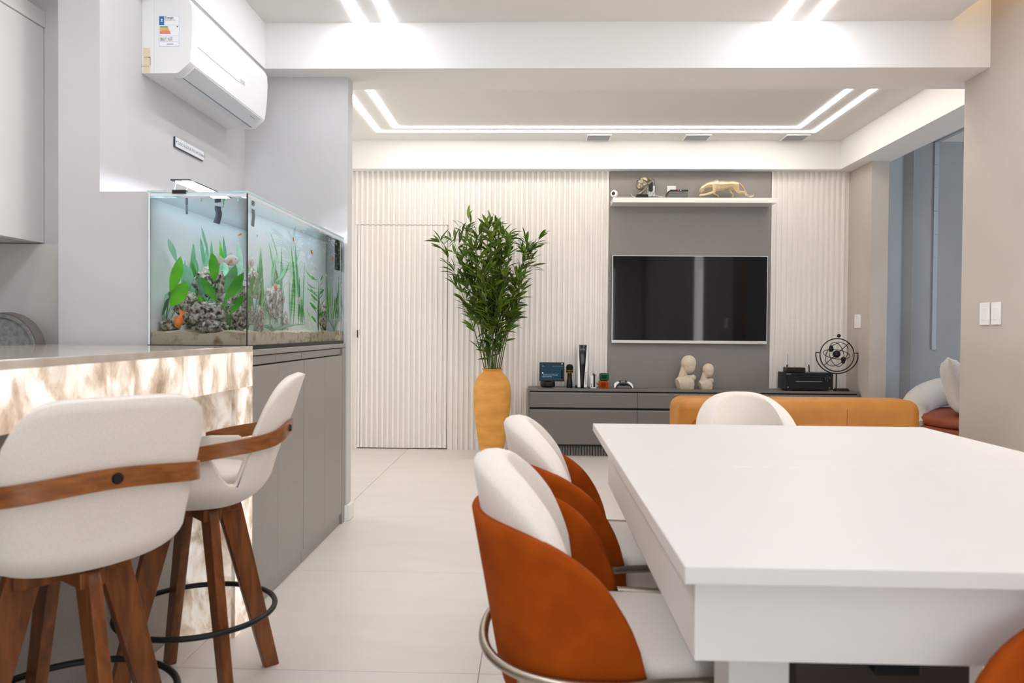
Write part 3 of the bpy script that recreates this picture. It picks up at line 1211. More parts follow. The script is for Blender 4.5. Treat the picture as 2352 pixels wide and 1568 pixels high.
# leaning face sculpture on a block
fc = on(1472, 425)
t = thing('face_sculpture', 'aged silver sculpture of a tilted face resting on a hand', 'sculpture', (on(1482, 450).x, SY, SZ))
bp = on(1482, 450)
box('plinth', on(1461, 450).x, on(1487, 450).x, SY - .05, SY + .05, SZ, SZ + .038, black_matt, t, 0.002, 1)
bronze = M('antique silver bronze', '9a8f7c', 0.34, 0.9, var=(38, '2a241d', 0.52, 0.7), bump=(90, 0.15), detail=5)
# face frame: u up the face (towards upper right), s sideways, n out of the face (towards the camera, a little left)
U_ = Vector((.52, 0, .85)).normalized()
Nn = Vector((-.22, -.97, -.08))
S_ = U_.cross(Nn).normalized()
Nn = S_.cross(U_).normalized()
FM = Matrix((S_, Nn, U_)).transposed()
FC = Vector((on(1474, 422).x, SY - .01, on(1474, 422).z))
q = wid(1.0)


def fp(s, n, u):
    return FC + S_ * s * q + Nn * n * q + U_ * u * q


def face_fill(bm):
    rt = FM
    ball_into(bm, fp(0, 0, 1.5), Vector((12.5, 9, 16.5)) * q, 20, 14, rt)
    ball_into(bm, fp(0, 2.5, -9), Vector((8, 7, 8)) * q, 16, 10, rt)      # jaw
    ball_into(bm, fp(0, 7.5, -13.5), Vector((3.6, 3.0, 3.0)) * q, 12, 8, rt)   # chin
    capsule_into(bm, fp(0, 8.6, 6.5), fp(0, 11.6, -2.2), 1.3 * q, 2.0 * q, 8)   # nose
    for sg in (-1, 1):
        capsule_into(bm, fp(sg * 1.6, 8.6, 7.4), fp(sg * 8.5, 6.2, 6.8), 1.5 * q, 1.2 * q, 8)  # brow
        ball_into(bm, fp(sg * 4.8, 7.2, 3.6), Vector((2.7, 1.6, 1.5)) * q, 10, 8, rt)   # lid
        ball_into(bm, fp(sg * 6.5, 5.6, -2.0), Vector((3.4, 2.8, 3.6)) * q, 10, 8, rt)   # cheek
        ball_into(bm, fp(sg * 1.9, 9.8, -2.6), Vector((1.3, 1.2, 1.1)) * q, 8, 6, rt)   # nostril
        ball_into(bm, fp(sg * 12.0, -1.0, 0.5), Vector((1.6, 2.4, 3.6)) * q, 8, 6, rt)   # ear
    capsule_into(bm, fp(-3.4, 8.0, -7.3), fp(3.4, 8.0, -7.3), 1.0 * q, 1.0 * q, 8)
    capsule_into(bm, fp(-2.8, 8.0, -9.7), fp(2.8, 8.0, -9.7), 1.2 * q, 1.2 * q, 8)


blob('face', face_fill, .0017, bronze, t, 1)


def hp(px, py, n=0.0):
    v = at(px, py, SY)
    return Vector((v.x, SY - n * q, v.z))


def hand_fill(bm):
    capsule_into(bm, hp(1470, 445, 0), hp(1482, 432, 3), 4.0 * q, 3.6 * q, 10)      # forearm
    capsule_into(bm, hp(1482, 432, 3), hp(1489, 423, 3), 4.0 * q, 3.4 * q, 10)      # palm
    capsule_into(bm, hp(1480, 431, 6), hp(1487, 424.5, 8), 1.6 * q, 1.3 * q, 8)      # thumb
    capsule_into(bm, hp(1487, 424.5, 8), hp(1491, 422.5, 8), 1.3 * q, 1.0 * q, 8)
    for k, (x0, y0, x1, y1, x2, y2) in enumerate(((1489, 425, 1494.5, 419, 1493, 412), (1490, 422, 1493.0, 416, 1491.5, 409.5), (1489, 421, 1491, 414, 1490, 408.5), (1486, 421, 1488.5, 415, 1488, 411))):
        n = 3 - k * 2.6
        capsule_into(bm, hp(x0, y0, n), hp(x1, y1, n), 1.45 * q, 1.3 * q, 8)
        capsule_into(bm, hp(x1, y1, n), hp(x2, y2, n), 1.3 * q, 1.0 * q, 8)


blob('hand', hand_fill, .0017, bronze, t, 1)

# socket plates, charger, wires
pw = on(1498, 435, PF)
outlet_y = PF
for nm, (xa, ya, xb, yb), lab in (('outlet_plate', (1487, 427, 1504, 451), 'white socket plate behind the face sculpture'), ('outlet_plate', (1532, 427, 1552, 442), 'white socket plate behind the grey set-top box')):
    v0, v1 = at(xa, ya, PF), at(xb, yb, PF)
    tag(box(nm, v0.x, v1.x, PF - .008, PF - .0003, min(v1.z, v0.z - .075), v0.z, white_pl, None, 0.002, 2), lab, 'socket', 'sockets above the shelf')
v0, v1 = at(1491, 418, 6.77), at(1499.5, 438.5, 6.77)
t = thing('power_adapter', 'black power adapter plugged in behind the face sculpture', 'adapter', ((v0.x + v1.x) / 2, 6.79, v1.z))
box('body', v0.x, v1.x, 6.765, PF - .009, v1.z, v0.z, black_pl, t, 0.003, 2)
c = [at(1496, 418, 6.775), at(1496, 413.5, 6.775), at(1499, 410.5, 6.775), at(1502, 412, 6.775), at(1503.5, 420, 6.775), at(1506, 432, 6.775), at(1504, 440, 6.775), at(1500, 446, 6.775), at(1497, SZ and 452, 6.775)]
tube('cord', [Vector((v.x, v.y, max(v.z, SZ + .003))) for v in c], .0022, black_pl, t, 6)
wc = M('white cable', 'e4e2de', 0.5)
c = [(1485, 451), (1488, 444), (1491, 439), (1495, 443), (1500, 448), (1510, 450), (1522, 452)]
tag(tube('white_cable', [Vector((at(x, y, 6.74).x, 6.74, max(at(x, y, 6.74).z, SZ + .004))) for x, y in c], .0028, wc, None, 6), 'white cable hanging from the socket behind the face sculpture', 'cable')
c = [(1450, 445), (1451, 449), (1454, 451), (1460, 453)]
tag(tube('white_cable', [Vector((at(x, y, 6.74).x, 6.74, max(at(x, y, 6.74).z, SZ + .003))) for x, y in c], .0025, wc, None, 6), 'short white cable end left of the sculpture plinth', 'cable')
c = [(1524, 452), (1527, 448), (1532, 443.5), (1538, 441)]
tag(tube('white_cable', [Vector((at(x, y, 6.76).x, 6.76, max(at(x, y, 6.76).z, SZ + .003))) for x, y in c], .0022, wc, None, 6), 'white cable running up to the grey set-top box', 'cable')
# set-top box
x0, x1 = on(1531, 450).x, on(1577, 450).x
t = thing('set_top_box', 'grey set-top box with red and blue lights on the shelf', 'device', ((x0 + x1) / 2, SY, SZ))
zt = on(1550, 435.5, SY - .06).z
box('foot', x0 + .025, x1 - .001, SY - .05, SY + .05, SZ, SZ + .006, black_pl, t)
prism('case', [(x0 + .003, SZ + .006), (x1 - .002, SZ + .006), (x1 - .002, zt - .012), (x0 + .022, zt - .012), (x0 + .003, zt - .030)], 'y', SY - .06, SY + .06, M('grey mesh plastic', '6b6967', 0.7, var=(400, '5b5957', .4, .6)), t)
prism('lid', [(x0, zt - .028), (x0 + .020, zt - .0115), (x1, zt - .0115), (x1, zt), (x0 + .024, zt), (x0, zt - .018)], 'y', SY - .063, SY + .062, black_pl, t)
for dx, cl in ((1555.5, 'ff3b20'), (1560.5, '5aa0ff')):
    xx = on(dx, 437).x
    box('indicator', xx - .004, xx + .004, SY - .0645, SY - .063, zt - .009, zt - .003, EM('indicator ' + cl, cl, 2.5), t)

# faceted golden panther
gold = M('faceted pale gold', 'd8bf96', 0.34, 0.6)
t = thing('panther_figure', 'faceted golden panther figure stalking along the shelf', 'figurine', (on(1662, 450).x, SY, SZ))


def pp(px, py, y=0.0):
    """point of the panther: picture column and row on the shelf plane, y towards the wall"""
    v = at(1590 + px / 12.38, 400 + py / 12.38, SY)
    return Vector((v.x, SY + y, max(v.z, SZ)))


def sec(px, top, bot, hw, shape=1.0):
    zt_, zm, zb = top, lerp(top, bot, .42), bot
    return [pp(px, zt_, -hw * .25), pp(px, lerp(top, bot, .2), -hw * .8), pp(px, zm, -hw), pp(px, lerp(top, bot, .8), -hw * .75), pp(px, zb, 0),
            pp(px, lerp(top, bot, .8), hw * .75), pp(px, zm, hw), pp(px, lerp(top, bot, .2), hw * .8), pp(px, zt_, hw * .25)]


def limb(bm, pts, n=5):
    tube_into(bm, [pp(px, py, y) for px, py, y, r in pts], [r / 12.38 * SY / FPX for px, py, y, r in pts], n)


bm = bmesh.new()
loft(bm, [sec(560, 200, 420, .030), sec(600, 185, 480, .040), sec(715, 160, 490, .047), sec(745, 190, 480, .043), sec(890, 190, 468, .046), sec(1035, 200, 415, .038), sec(1140, 185, 440, .042), sec(1290, 215, 470, .040), sec(1325, 250, 470, .022)])
loft(bm, [sec(195, 440, 500, .012), sec(250, 345, 530, .024), sec(330, 285, 470, .028), sec(420, 235, 420, .030), sec(575, 195, 430, .034)])
# muzzle and ears
loft(bm, [[pp(190, 455, -.008), pp(190, 455, .008), pp(240, 525, .009), pp(240, 525, -.009)], [pp(260, 345, -.016), pp(260, 345, .016), pp(330, 470, .016), pp(330, 470, -.016)]])
for sg in (-1, 1):
    loft(bm, [[pp(370, 290, sg * .012), pp(420, 275, sg * .012), pp(400, 300, sg * .028)], [pp(396, 262, sg * .016), pp(402, 262, sg * .016), pp(400, 266, sg * .020)]])
# fore legs
limb(bm, [(590, 300, -.034, 60), (600, 430, -.036, 52), (590, 530, -.036, 42), (480, 560, -.036, 32), (310, 605, -.036, 26), (210, 612, -.036, 28), (180, 630, -.036, 16)])
limb(bm, [(610, 420, .030, 50), (650, 525, .030, 36), (755, 585, .030, 28), (765, 612, .030, 26), (745, 634, .030, 30)])
# hind legs
limb(bm, [(1180, 330, -.030, 105), (1230, 450, -.034, 80), (1310, 530, -.034, 46), (1440, 530, -.034, 34), (1480, 560, -.034, 26), (1510, 632, -.034, 32)])
limb(bm, [(1120, 380, .030, 70), (1130, 470, .030, 42), (1185, 540, .030, 30), (1180, 600, .030, 24), (1165, 634, .030, 30)])
# tail, curling down behind the shelf edge and up again at the tip
limb(bm, [(1320, 260, 0, 28), (1390, 310, 0, 26), (1460, 400, 0, 24), (1520, 520, 0, 22), (1580, 620, 0, 20), (1640, 634, 0, 18), (1715, 626, 0, 18), (1745, 600, 0, 20), (1725, 562, 0, 12)], 6)
obj('body', bm, gold, t)

# ------------------------------------------------------------------ things on the console
Y1 = 6.66


def c_at(px, py, Y=Y1):
    return at(px, py, Y)


# smart display
x0, x1 = c_at(1239, 850).x, c_at(1296, 850).x
z1, z0 = c_at(1267, 831.5).z, c_at(1267, 875).z
t = thing('smart_display', 'black smart display with a lit dark blue screen on the console', 'smart display', ((x0 + x1) / 2 - .03, Y1 + .03, CT))
lathe('base', [(.052, 0), (.066, .012), (.068, .030), (.066, .052), (.05, .058)], (c_at(1258, 880).x, Y1 + .035, CT), black_pl, t, 36)
box('body', x0, x1, Y1 - .03, Y1 - .008, z0, z1, black_pl, t, 0.006, 3)
scm = EM('display picture', '33505f', 0.6)
sx0, sx1, sz0, sz1 = x0 + .015, x1 - .012, z0 + .014, z1 - .022
sc_ = box('screen', sx0, sx1, Y1 - .0312, Y1 - .0301, sz0, sz1, scm, t)
ink = EM('display lettering', 'c9dbe4', 0.9)
inkd = EM('display dark lettering', '1a2730', 0.35)
text('screen_text', 'Descubra como Alexa pode', .0118, (sx0 + .016, Y1 - .0316, sz0 + .040), (1, 0, 0), (0, 0, 1), ink, sc_)
text('screen_text', 'ajudar no dia a dia', .0118, (sx0 + .008, Y1 - .0316, sz0 + .024), (1, 0, 0), (0, 0, 1), ink, sc_)
text('screen_text', '12:30', .007, (sx0 + .008, Y1 - .0316, sz1 - .014), (1, 0, 0), (0, 0, 1), ink, sc_)
box('screen_tile', sx0 + .008, sx0 + .020, Y1 - .0316, Y1 - .0312, sz0 + .055, sz0 + .067, ink, sc_)
for k in range(7):
    xx = lerp(sx0 + .105, sx1 - .008, k / 6)
    box('screen_dot', xx - .0015, xx + .0015, Y1 - .0316, Y1 - .0312, sz1 - .013, sz1 - .010, ink, sc_)
box('screen_tile', sx1 - .016, sx1 - .004, Y1 - .0316, Y1 - .0312, sz0 + .008, sz1 - .045, inkd, sc_)
bm = bmesh.new()
cc = Vector((x1 - .022, Y1 - .0302, z1 - .012))
tube_into(bm, [cc, cc + Vector((0, -.0012, 0))], [.0055, .0052], 14)
obj('lens', bm, white_pl, t, 40)

# microphone standing upright
mx = c_at(1308, 888).x
t = thing('microphone', 'black karaoke microphone with gold rings standing on the console', 'microphone', (mx, Y1, CT))
lathe('handle', [(.026, 0), (.028, .006), (.026, .05), (.021, .085), (.020, .128), (.024, .134)], (mx, Y1, CT), black_pl, t, 28)
lathe('collar', [(.030, .137), (.033, .142), (.033, .152), (.030, .157)], (mx, Y1, CT), black_pl, t, 28)
gm = M('polished gold', 'c99a3a', 0.25, 1.0)
lathe('ring', [(.029, .1325), (.0335, .134), (.0335, .138), (.030, .1395)], (mx, Y1, CT), gm, t, 28)
lathe('ring', [(.031, .1525), (.034, .154), (.034, .158), (.029, .160)], (mx, Y1, CT), gm, t, 28)
lathe('grille', [(.029, .160), (.032, .170), (.031, .190), (.026, .202), (.016, .209), (.002, .211)], (mx, Y1, CT), M('black mesh', '151515', 0.45, 0.6, bump=(500, .6)), t, 28)
for k in range(5):
    box('button', mx - .024, mx - .0205, Y1 - .012, Y1 - .006, CT + .055 + k * .012, CT + .06 + k * .012, gm, t)

# game console
gx = c_at(1336, 888).x
gz = c_at(1336, 791).z
t = thing('game_console', 'tall black and white game console standing upright', 'game console', (gx, Y1, CT))
w_ = wid(1.0, Y1)
prism('core', [(gx - 4.0 * w_, CT + .012), (gx + 3.2 * w_, CT + .012), (gx + 9.6 * w_, gz - .004), (gx - 9.4 * w_, gz - .004)], 'y', Y1 - .075, Y1 + .11, M('gloss black', '060606', 0.15), t, 0.003, 2)
for sg, b0, b1, t0, t1 in ((-1, 10.5, 4.2, 9.6, 8.9), (1, 10.0, 3.4, 11.6, 9.6)):
    n = 12
    outer, inner = [], []
    for k in range(n + 1):
        u = k / n
        outer.append((gx + sg * lerp(b0 if sg < 0 else b0, t0 + .9, u ** .8) * w_, lerp(CT + .010, gz + .002, u)))
        inner.append((gx + sg * lerp(b1, t1, u) * w_, lerp(CT + .010, gz + .002, u)))
    prism('side_plate', outer + inner[::-1], 'y', Y1 - .09, Y1 + .12, white_pl, t, smooth=30)
bm = bmesh.new()
cpr = [(-13.5, 0), (-13, 5.5), (-11, 4.5), (-9, 2.6), (9, 2.6), (11, 2.0), (12, 0)]
lathe('stand', [(.05, 0), (.052, .004), (.048, .010)], (gx - .004, Y1, CT), black_pl, t, 32)
bm.free()
prism('stand_wing', [(gx - 16 * w_, CT), (gx - 14.5 * w_, CT + 6 * w_), (gx - 12 * w_, CT + 6 * w_), (gx - 9 * w_, CT + 2.2 * w_), (gx - 6 * w_, CT + 1.5 * w_), (gx - 6 * w_, CT)], 'y', Y1 - .01, Y1 + .02, black_pl, t)
box('disc_slot', gx + 7.2 * w_, gx + 8.4 * w_, Y1 - .0905, Y1 - .089, CT + 9 * w_, CT + 38 * w_, dark_gap, t)
box('vent_line', gx - 6.5 * w_, gx + 6.5 * w_, Y1 - .0765, Y1 - .075, gz - 12 * w_, gz - 11 * w_, M('dim silver', '9a9a9a', .4, .5), t)
box('vent_line', gx - 6.5 * w_, gx + 6.5 * w_, Y1 - .0765, Y1 - .075, gz - 8 * w_, gz - 7.4 * w_, M('dim silver', '9a9a9a', .4, .5), t)

# small white charging dock
hx0, hx1 = c_at(1354.5, 888).x, c_at(1368, 888).x
hz = c_at(1361, 862).z
t = thing('charging_dock', 'small white dock with black slot beside the tall game console', 'dock', ((hx0 + hx1) / 2, Y1, CT))
box('case', hx0, hx1, Y1 - .06, Y1 + .03, CT, hz, white_pl, t, 0.003, 2)
xc = lerp(hx0, hx1, .68)
prism('slot_cover', [(xc - .009, CT + .012), (xc + .009, CT + .012), (xc + .009, hz + .012), (xc + .002, hz + .018), (xc - .009, hz + .022)], 'y', Y1 - .0615, Y1 + .02, black_pl, t)
for k in range(2):
    box('port', hx0 + .008, hx0 + .013, Y1 - .061, Y1 - .06, CT + .010 + k * .020, CT + .022 + k * .020, dark_gap, t)
c = [(1368, 876), (1372, 882), (1378, 885), (1384, 887)]
tag(tube('black_cable', [Vector((at(x, y, Y1 + .02).x, Y1 + .02, max(at(x, y, Y1 + .02).z, CT + .004))) for x, y in c], .003, black_pl, None, 6), 'black cable between the white dock and the glass cubes', 'cable')

# two stacked glass cubes


def TINT(name, col, ior=1.5):
    if name in MATS:
        return MATS[name]
    mt, nt, out = nt_of(name)
    p = N(nt, 'ShaderNodeBsdfPrincipled')
    p.inputs['Base Color'].default_value = lin(col)
    p.inputs['Roughness'].default_value = 0.04
    p.inputs['IOR'].default_value = ior
    p.inputs['Transmission Weight'].default_value = 0.75
    nt.links.new(p.outputs[0], out.inputs['Surface'])
    MATS[name] = mt
    return mt


gx0, gx1 = c_at(1374, 880).x, c_at(1396, 880).x
gh = (gx1 - gx0) * .80


def cube(name, x0, x1, z0, z1, mt, lab):
    o = box(name, x0, x1, Y1 - .06, Y1 + .02, z0, z1, mt, None, 0.012, 4)
    tag(o, lab, 'glass block', 'stacked glass cubes')
    c_ = box('inner_facet', x0 + .022, x1 - .022, Y1 - .04, Y1, z0 + .016, z1 - .016, mt, o, 0.003, 1)


cube('glass_cube', gx0, gx1, CT, CT + gh, TINT('amber glass', 'e0581a'), 'orange glass cube at the bottom of a stack of two')
cube('glass_cube', gx0 + .006, gx1 + .006, CT + gh, CT + gh * 1.98, TINT('emerald glass', '1d6a4c'), 'green glass cube on top of the orange one')

# game pad
px_, py_ = 1430, 889
t = thing('game_pad', 'white and black game controller lying on the console', 'game controller', (c_at(1430, 888).x, Y1 - .03, CT))
gcx, gy = c_at(1430, 888).x, Y1 - .03


def gp(x, y, z):
    return Vector((gcx + x, gy + y, CT + z))


def pad_shell(bm):
    ball_into(bm, gp(0, .01, .040), (.062, .034, .017), 20, 12)
    for sg in (-1, 1):
        capsule_into(bm, gp(sg * .048, .008, .040), gp(sg * .066, -.018, .030), .022, .020, 12)
        capsule_into(bm, gp(sg * .066, -.018, .030), gp(sg * .074, -.050, .014), .018, .0125, 12)


blob('shell', pad_shell, .003, white_pl, t, 3)


def pad_mid(bm):
    ball_into(bm, gp(0, -.012, .0405), (.040, .020, .0165), 16, 10)
    for sg in (-1, 1):
        capsule_into(bm, gp(sg * .030, -.018, .042), gp(sg * .058, -.046, .028), .012, .007, 10)
        capsule_into(bm, gp(sg * .058, -.046, .028), gp(sg * .069, -.060, .012), .006, .007, 10)


blob('grip_inlay', pad_mid, .003, black_pl, t, 2)
for sg in (-1, 1):
    lathe('thumb_stick', [(.006, 0), (.006, .010), (.011, .012), (.010, .017)], gp(sg * .026, .002, .053), black_pl, t, 18)
box('touch_pad', gcx - .024, gcx + .024, gy + .004, gy + .034, CT + .055, CT + .0575, white_pl, t)

# two faceless stone busts
stone = M('cream cast stone', 'd6c6b2', 0.85, var=(60, 'cab89f', 0.35, 0.7), bump=(160, 0.1), detail=4)


def bust(cxp, base_py, top_py, lab):
    bx_ = c_at(cxp, base_py).x
    H = c_at(cxp, top_py).z - CT
    t = thing('bust', lab, 'bust', (bx_, Y1, CT), 'faceless busts below the television')

    def P(x, y, z):
        return Vector((bx_ + x * H, Y1 + y * H, CT + z * H))

    def fill(bm):
        rt = Matrix.Rotation(R(10), 3, 'Y')
        ball_into(bm, P(.100, 0, .765), Vector((.222, .215, .232)) * H, 24, 16, rt)
        ball_into(bm, P(.120, -.02, .65), Vector((.178, .18, .20)) * H, 20, 12, rt)
        capsule_into(bm, P(-.01, .02, .62), P(-.07, .02, .34), .112 * H, .128 * H, 16)
        capsule_into(bm, P(-.07, .02, .34), P(-.22, .0, .215), .105 * H, .085 * H, 16)
        capsule_into(bm, P(.0, .02, .27), P(.225, .0, .33), .125 * H, .10 * H, 16)
        ball_into(bm, P(.0, 0, .15), Vector((.285, .17, .27)) * H, 24, 14)
        capsule_into(bm, P(-.17, 0, .18), P(-.10, 0, .02), .15 * H, .14 * H, 16)
        capsule_into(bm, P(.13, 0, .20), P(.14, 0, .02), .12 * H, .13 * H, 16)
    blob('figure', fill, .012 * H, stone, t, 9, cut=[(P(0, 0, 0), (0, 0, -1)), (P(-.235, 0, .18), (-.93, -.28, -.30))])


bust(1573, 889, 815, 'larger of two faceless cream busts below the television')
bust(1620, 889, 834, 'smaller of two faceless cream busts below the television')

# receiver with a set-top box and aerials
rx0, rx1 = at(1803, 870, 6.54).x, at(1913.5, 870, 6.54).x
rz1, rz0 = at(1860, 856, 6.54).z, CT + .012
RY = 6.54
t = thing('av_receiver', 'large black audio receiver at the right end of the console', 'receiver', ((rx0 + rx1) / 2, RY + .13, CT))
box('case', rx0 + .002, rx1 - .002, RY + .012, RY + .195, rz0, rz1, M('satin black metal', '1a1918', 0.4, 0.3), t)
fm = box('front_panel', rx0, rx1, RY, RY + .012, rz0, rz1, M('brushed black front', '0a0a0a', 0.3), t, 0.001, 1)
for xx in (rx0 + .05, rx1 - .05):
    for yy in (RY + .03, RY + .17):
        lathe('foot', [(.02, 0), (.02, .012)], (xx, yy, CT), black_pl, t, 16)
bm = bmesh.new()
kc_ = Vector((lerp(rx0, rx1, .87), RY, lerp(rz0, rz1, .66)))
tube_into(bm, [kc_, kc_ + Vector((0, -.018, 0)), kc_ + Vector((0, -.02, 0))], [.028, .026, .022], 28)
kn = obj('volume_knob', bm, black_pl, t, 35)
o = box('pointer', kc_.x - .001, kc_.x + .001, RY - .0215, RY - .0201, kc_.z - .020, kc_.z - .006, M('dim silver', '9a9a9a', .4, .5), kn)
box('display_window', lerp(rx0, rx1, .24), lerp(rx0, rx1, .76), RY - .001, RY, lerp(rz0, rz1, .62), lerp(rz0, rz1, .90), M('display glass', '0c1013', 0.08), t)
for k in range(11):
    xx = lerp(lerp(rx0, rx1, .25), lerp(rx0, rx1, .75), k / 10)
    box('key', xx - .011, xx + .011, RY - .0015, RY, lerp(rz0, rz1, .475), lerp(rz0, rz1, .505), M('dim silver', '7a7a7a', .4, .5), t)
text('logo', 'ONKYO', .0105, (rx0 + .012, RY - .0008, rz1 - .016), (1, 0, 0), (0, 0, 1), M('pale print', 'c9c9c6', .5), t, 0.0006)
for fx, fz, r in ((.065, .76, .008), (.065, .13, .006), (.93, .12, .006)):
    bm = bmesh.new()
    v = Vector((lerp(rx0, rx1, fx), RY, lerp(rz0, rz1, fz)))
    tube_into(bm, [v, v + Vector((0, -.004, 0))], [r, r * .8], 14)
    obj('jack', bm, M('dim silver', '9a9a9a', .4, .5) if fz < .5 else black_pl, t, 35)
for k, (yy, zz) in enumerate(((.06, .75), (.03, .25), (.15, .2))):
    bm = bmesh.new()
    v = Vector((rx0 + .002, RY + .012 + yy, lerp(rz0, rz1, zz)))
    tube_into(bm, [v, v + Vector((-.002, 0, 0))], [.006, .005], 10)
    obj('screw', bm, black_pl, t, 35)
ax0_, ax1_ = at(1806, 848, 6.60).x, at(1848.5, 848, 6.60).x
az_ = at(1827, 844, 6.58).z
t = thing('media_box', 'flat black media box lying on top of the receiver', 'device', ((ax0_ + ax1_) / 2, 6.63, rz1))
box('case', ax0_, ax1_, 6.58, 6.69, rz1, az_, black_pl, t, 0.006, 3)
box('indicator', lerp(ax0_, ax1_, .38), lerp(ax0_, ax1_, .40), 6.5792, 6.58, az_ - .016, az_ - .013, EM('indicator red', 'd01010', 1.0), t)
v = at(1808, 843, 6.70)
tube('aerial', [(v.x, 6.70, rz1 + .01), (v.x - .002, 6.70, at(1807, 837, 6.7).z)], .005, black_pl, t, 8)
tube('aerial_whip', [(v.x + .006, 6.705, rz1 + .01), (at(1809.5, 813, 6.7).x, 6.705, at(1809, 813, 6.7).z)], .0016, black_pl, t, 6)
v = at(1858.5, 852, 6.74)
tag(tube('aerial', [(v.x, 6.74, rz1), (at(1858, 837, 6.74).x, 6.74, at(1858, 837, 6.74).z)], .0055, black_pl, None, 8), 'short black aerial standing behind the receiver', 'aerial')

# orbit sculpture
OY = 6.60
oc = at(1922.5, 815, OY)
q = OY / FPX
t = thing('orbit_sculpture', 'black wire sculpture of orbits and balls inside a ring', 'sculpture', (oc.x, OY, CT))


def op(dx, dz, y=0.0):
    return Vector((oc.x + dx * q, OY + y, oc.z - dz * q))


tube('outer_ring', [op(38.2 * math.cos(2 * math.pi * j / 72), 37.2 * math.sin(2 * math.pi * j / 72)) for j in range(72)], 1.25 * q, black_matt, t, 8, True)
ball('finial', op(3.5, -43.5), 4.2 * q, black_matt, t)
arc = [op(47.5 * math.cos(R(a_)), 43 * math.sin(R(a_)) - 6 + 5) for a_ in range(-6, 187, 6)]
tube('cradle_arc', arc, 1.3 * q, black_matt, t, 8)
tube('cradle_pin', [op(-47.5, -5.5), op(-37.5, -5)], 1.0 * q, black_matt, t, 8)
tube('cradle_pin', [op(38, -4.5), op(47.5, -4.5)], 1.0 * q, black_matt, t, 8)
tube('stem', [op(-1, 42), (op(-1, 42).x, OY, CT + .02)], 1.4 * q, black_matt, t, 8)
bm = bmesh.new()
b0 = Vector((op(10.5, 0).x, OY, 0))
rings = []
for hx, hy, z in ((17, .04, CT), (17, .04, CT + 2 * q), (14, .032, CT + 5.5 * q)):
    rings.append([Vector((b0.x + hx * q * math.copysign(abs(math.cos(a_)) ** .6, math.cos(a_)), OY + hy * math.copysign(abs(math.sin(a_)) ** .6, math.sin(a_)), z)) for a_ in [2 * math.pi * k / 32 for k in range(32)]])
loft(bm, rings)
obj('base', bm, black_matt, t, 35)
for (ax_, bx_e, tilt) in ((30, 10, 10), (28, 13, 62 + 15), (30, 19, 128)):
    pts = []
    for j in range(56):
        a_ = 2 * math.pi * j / 56
        u, v_ = ax_ * math.cos(a_), bx_e * math.sin(a_)
        ct_, st_ = math.cos(R(tilt)), math.sin(R(tilt))
        pts.append(op(u * ct_ - v_ * st_ - 1, u * st_ + v_ * ct_ - 1.5, math.sin(a_) * math.sqrt(max(0, 28 ** 2 - bx_e ** 2)) * q * .28))
    tube('orbit', pts, .75 * q, black_matt, t, 6, True)
tube('axis_rod', [op(27.5, -28), op(-28, 23)], .9 * q, black_matt, t, 6)
ball('core', op(-1, -2), 8.4 * q, black_matt, t)
for dx, dz, r in ((-14.5, -12.5, 5.6), (-14.5, -18, 4.2), (13.5, 9.5, 5.8), (13, 15.5, 4.2)):
    ball('planet', op(dx, dz, -.01), r * q, black_matt, t)

# ------------------------------------------------------------------ switches


def switch(X, px0, px1, py0, py1, side, lab, sockets):
    ya, yb = atX(px1, (py0 + py1) / 2, X).y, atX(px0, (py0 + py1) / 2, X).y
    zc = (atX((px0 + px1) / 2, py0, X).z + atX((px0 + px1) / 2, py1, X).z) / 2
    hh = abs(atX((px0 + px1) / 2, py0, X).z - atX((px0 + px1) / 2, py1, X).z) / 2
    t = thing('wall_switch', lab, 'switch', (X - .005, (ya + yb) / 2, zc - hh), 'white wall switches')
    y0_, y1_ = min(ya, yb), max(ya, yb)
    box('plate', X - .009, X - .0003, y0_, y1_, zc - hh, zc + hh, white_pl, t, 0.002, 2)
    if sockets:
        for k in (-1, 1):
            bm = bmesh.new()
            v = Vector((X - .009, (ya + yb) / 2 + k * .012, zc - hh * .55))
            tube_into(bm, [v, v + Vector((-.002, 0, 0))], [.006, .005], 12)
            obj('button', bm, white_gl, t, 35)
    else:
        box('rocker', X - .012, X - .009, y0_ + .02, y1_ - .02, zc - hh * .55, zc + hh * .55, white_gl, t, 0.001, 1)


switch(2.865, 1964.5, 1978, 722, 753, 0, 'white switch plate on the pier behind the orbit sculpture', True)
switch(2.462, 2253.5, 2275, 695, 746, 0, 'white switch on the right wall, left one of two', False)
switch(2.462, 2279.5, 2301, 694, 745.5, 0, 'white switch on the right wall, right one of two', False)

# ------------------------------------------------------------------ tan leather sofa seen from behind
tan = M('tan leather', 'bd7c2a', 0.5, var=(10, 'b0701f', 0.3, 0.7), detail=4)
sl, sr = at(1553, 945, 4.02).x, at(2117, 945, 4.02).x
sz = at(1800, 916, 4.05).z
sm_ = at(1946, 945, 4.0).x
t = thing('sofa', 'tan leather sofa seen from behind beyond the table', 'sofa', ((sl + sr) / 2, 4.4, 0))
bk = box('back', sl, sr, 4.0, 4.26, .12, sz, tan, t, 0.06, 6)
box('seam', sm_ - .0015, sm_ + .0015, 3.9992, 4.02, .16, sz - .05, M('dark stitched seam', '8a5618', 0.6), bk)
box('base', sl + .14, sr - .08, 4.15, 4.95, .12, .30, tan, t, 0.02, 3)
box('seat_cushion', sl + .28, (sl + sr) / 2 - .003, 4.25, 4.97, .30, .46, tan, t, 0.035, 4)
box('seat_cushion', (sl + sr) / 2 + .003, sr - .21, 4.25, 4.97, .30, .46, tan, t, 0.035, 4)
box('arm', sl + .13, sl + .27, 4.2, 4.95, .12, .62, tan, t, 0.045, 4)
box('arm', sr - .20, sr - .06, 4.2, 4.95, .12, .62, tan, t, 0.045, 4)
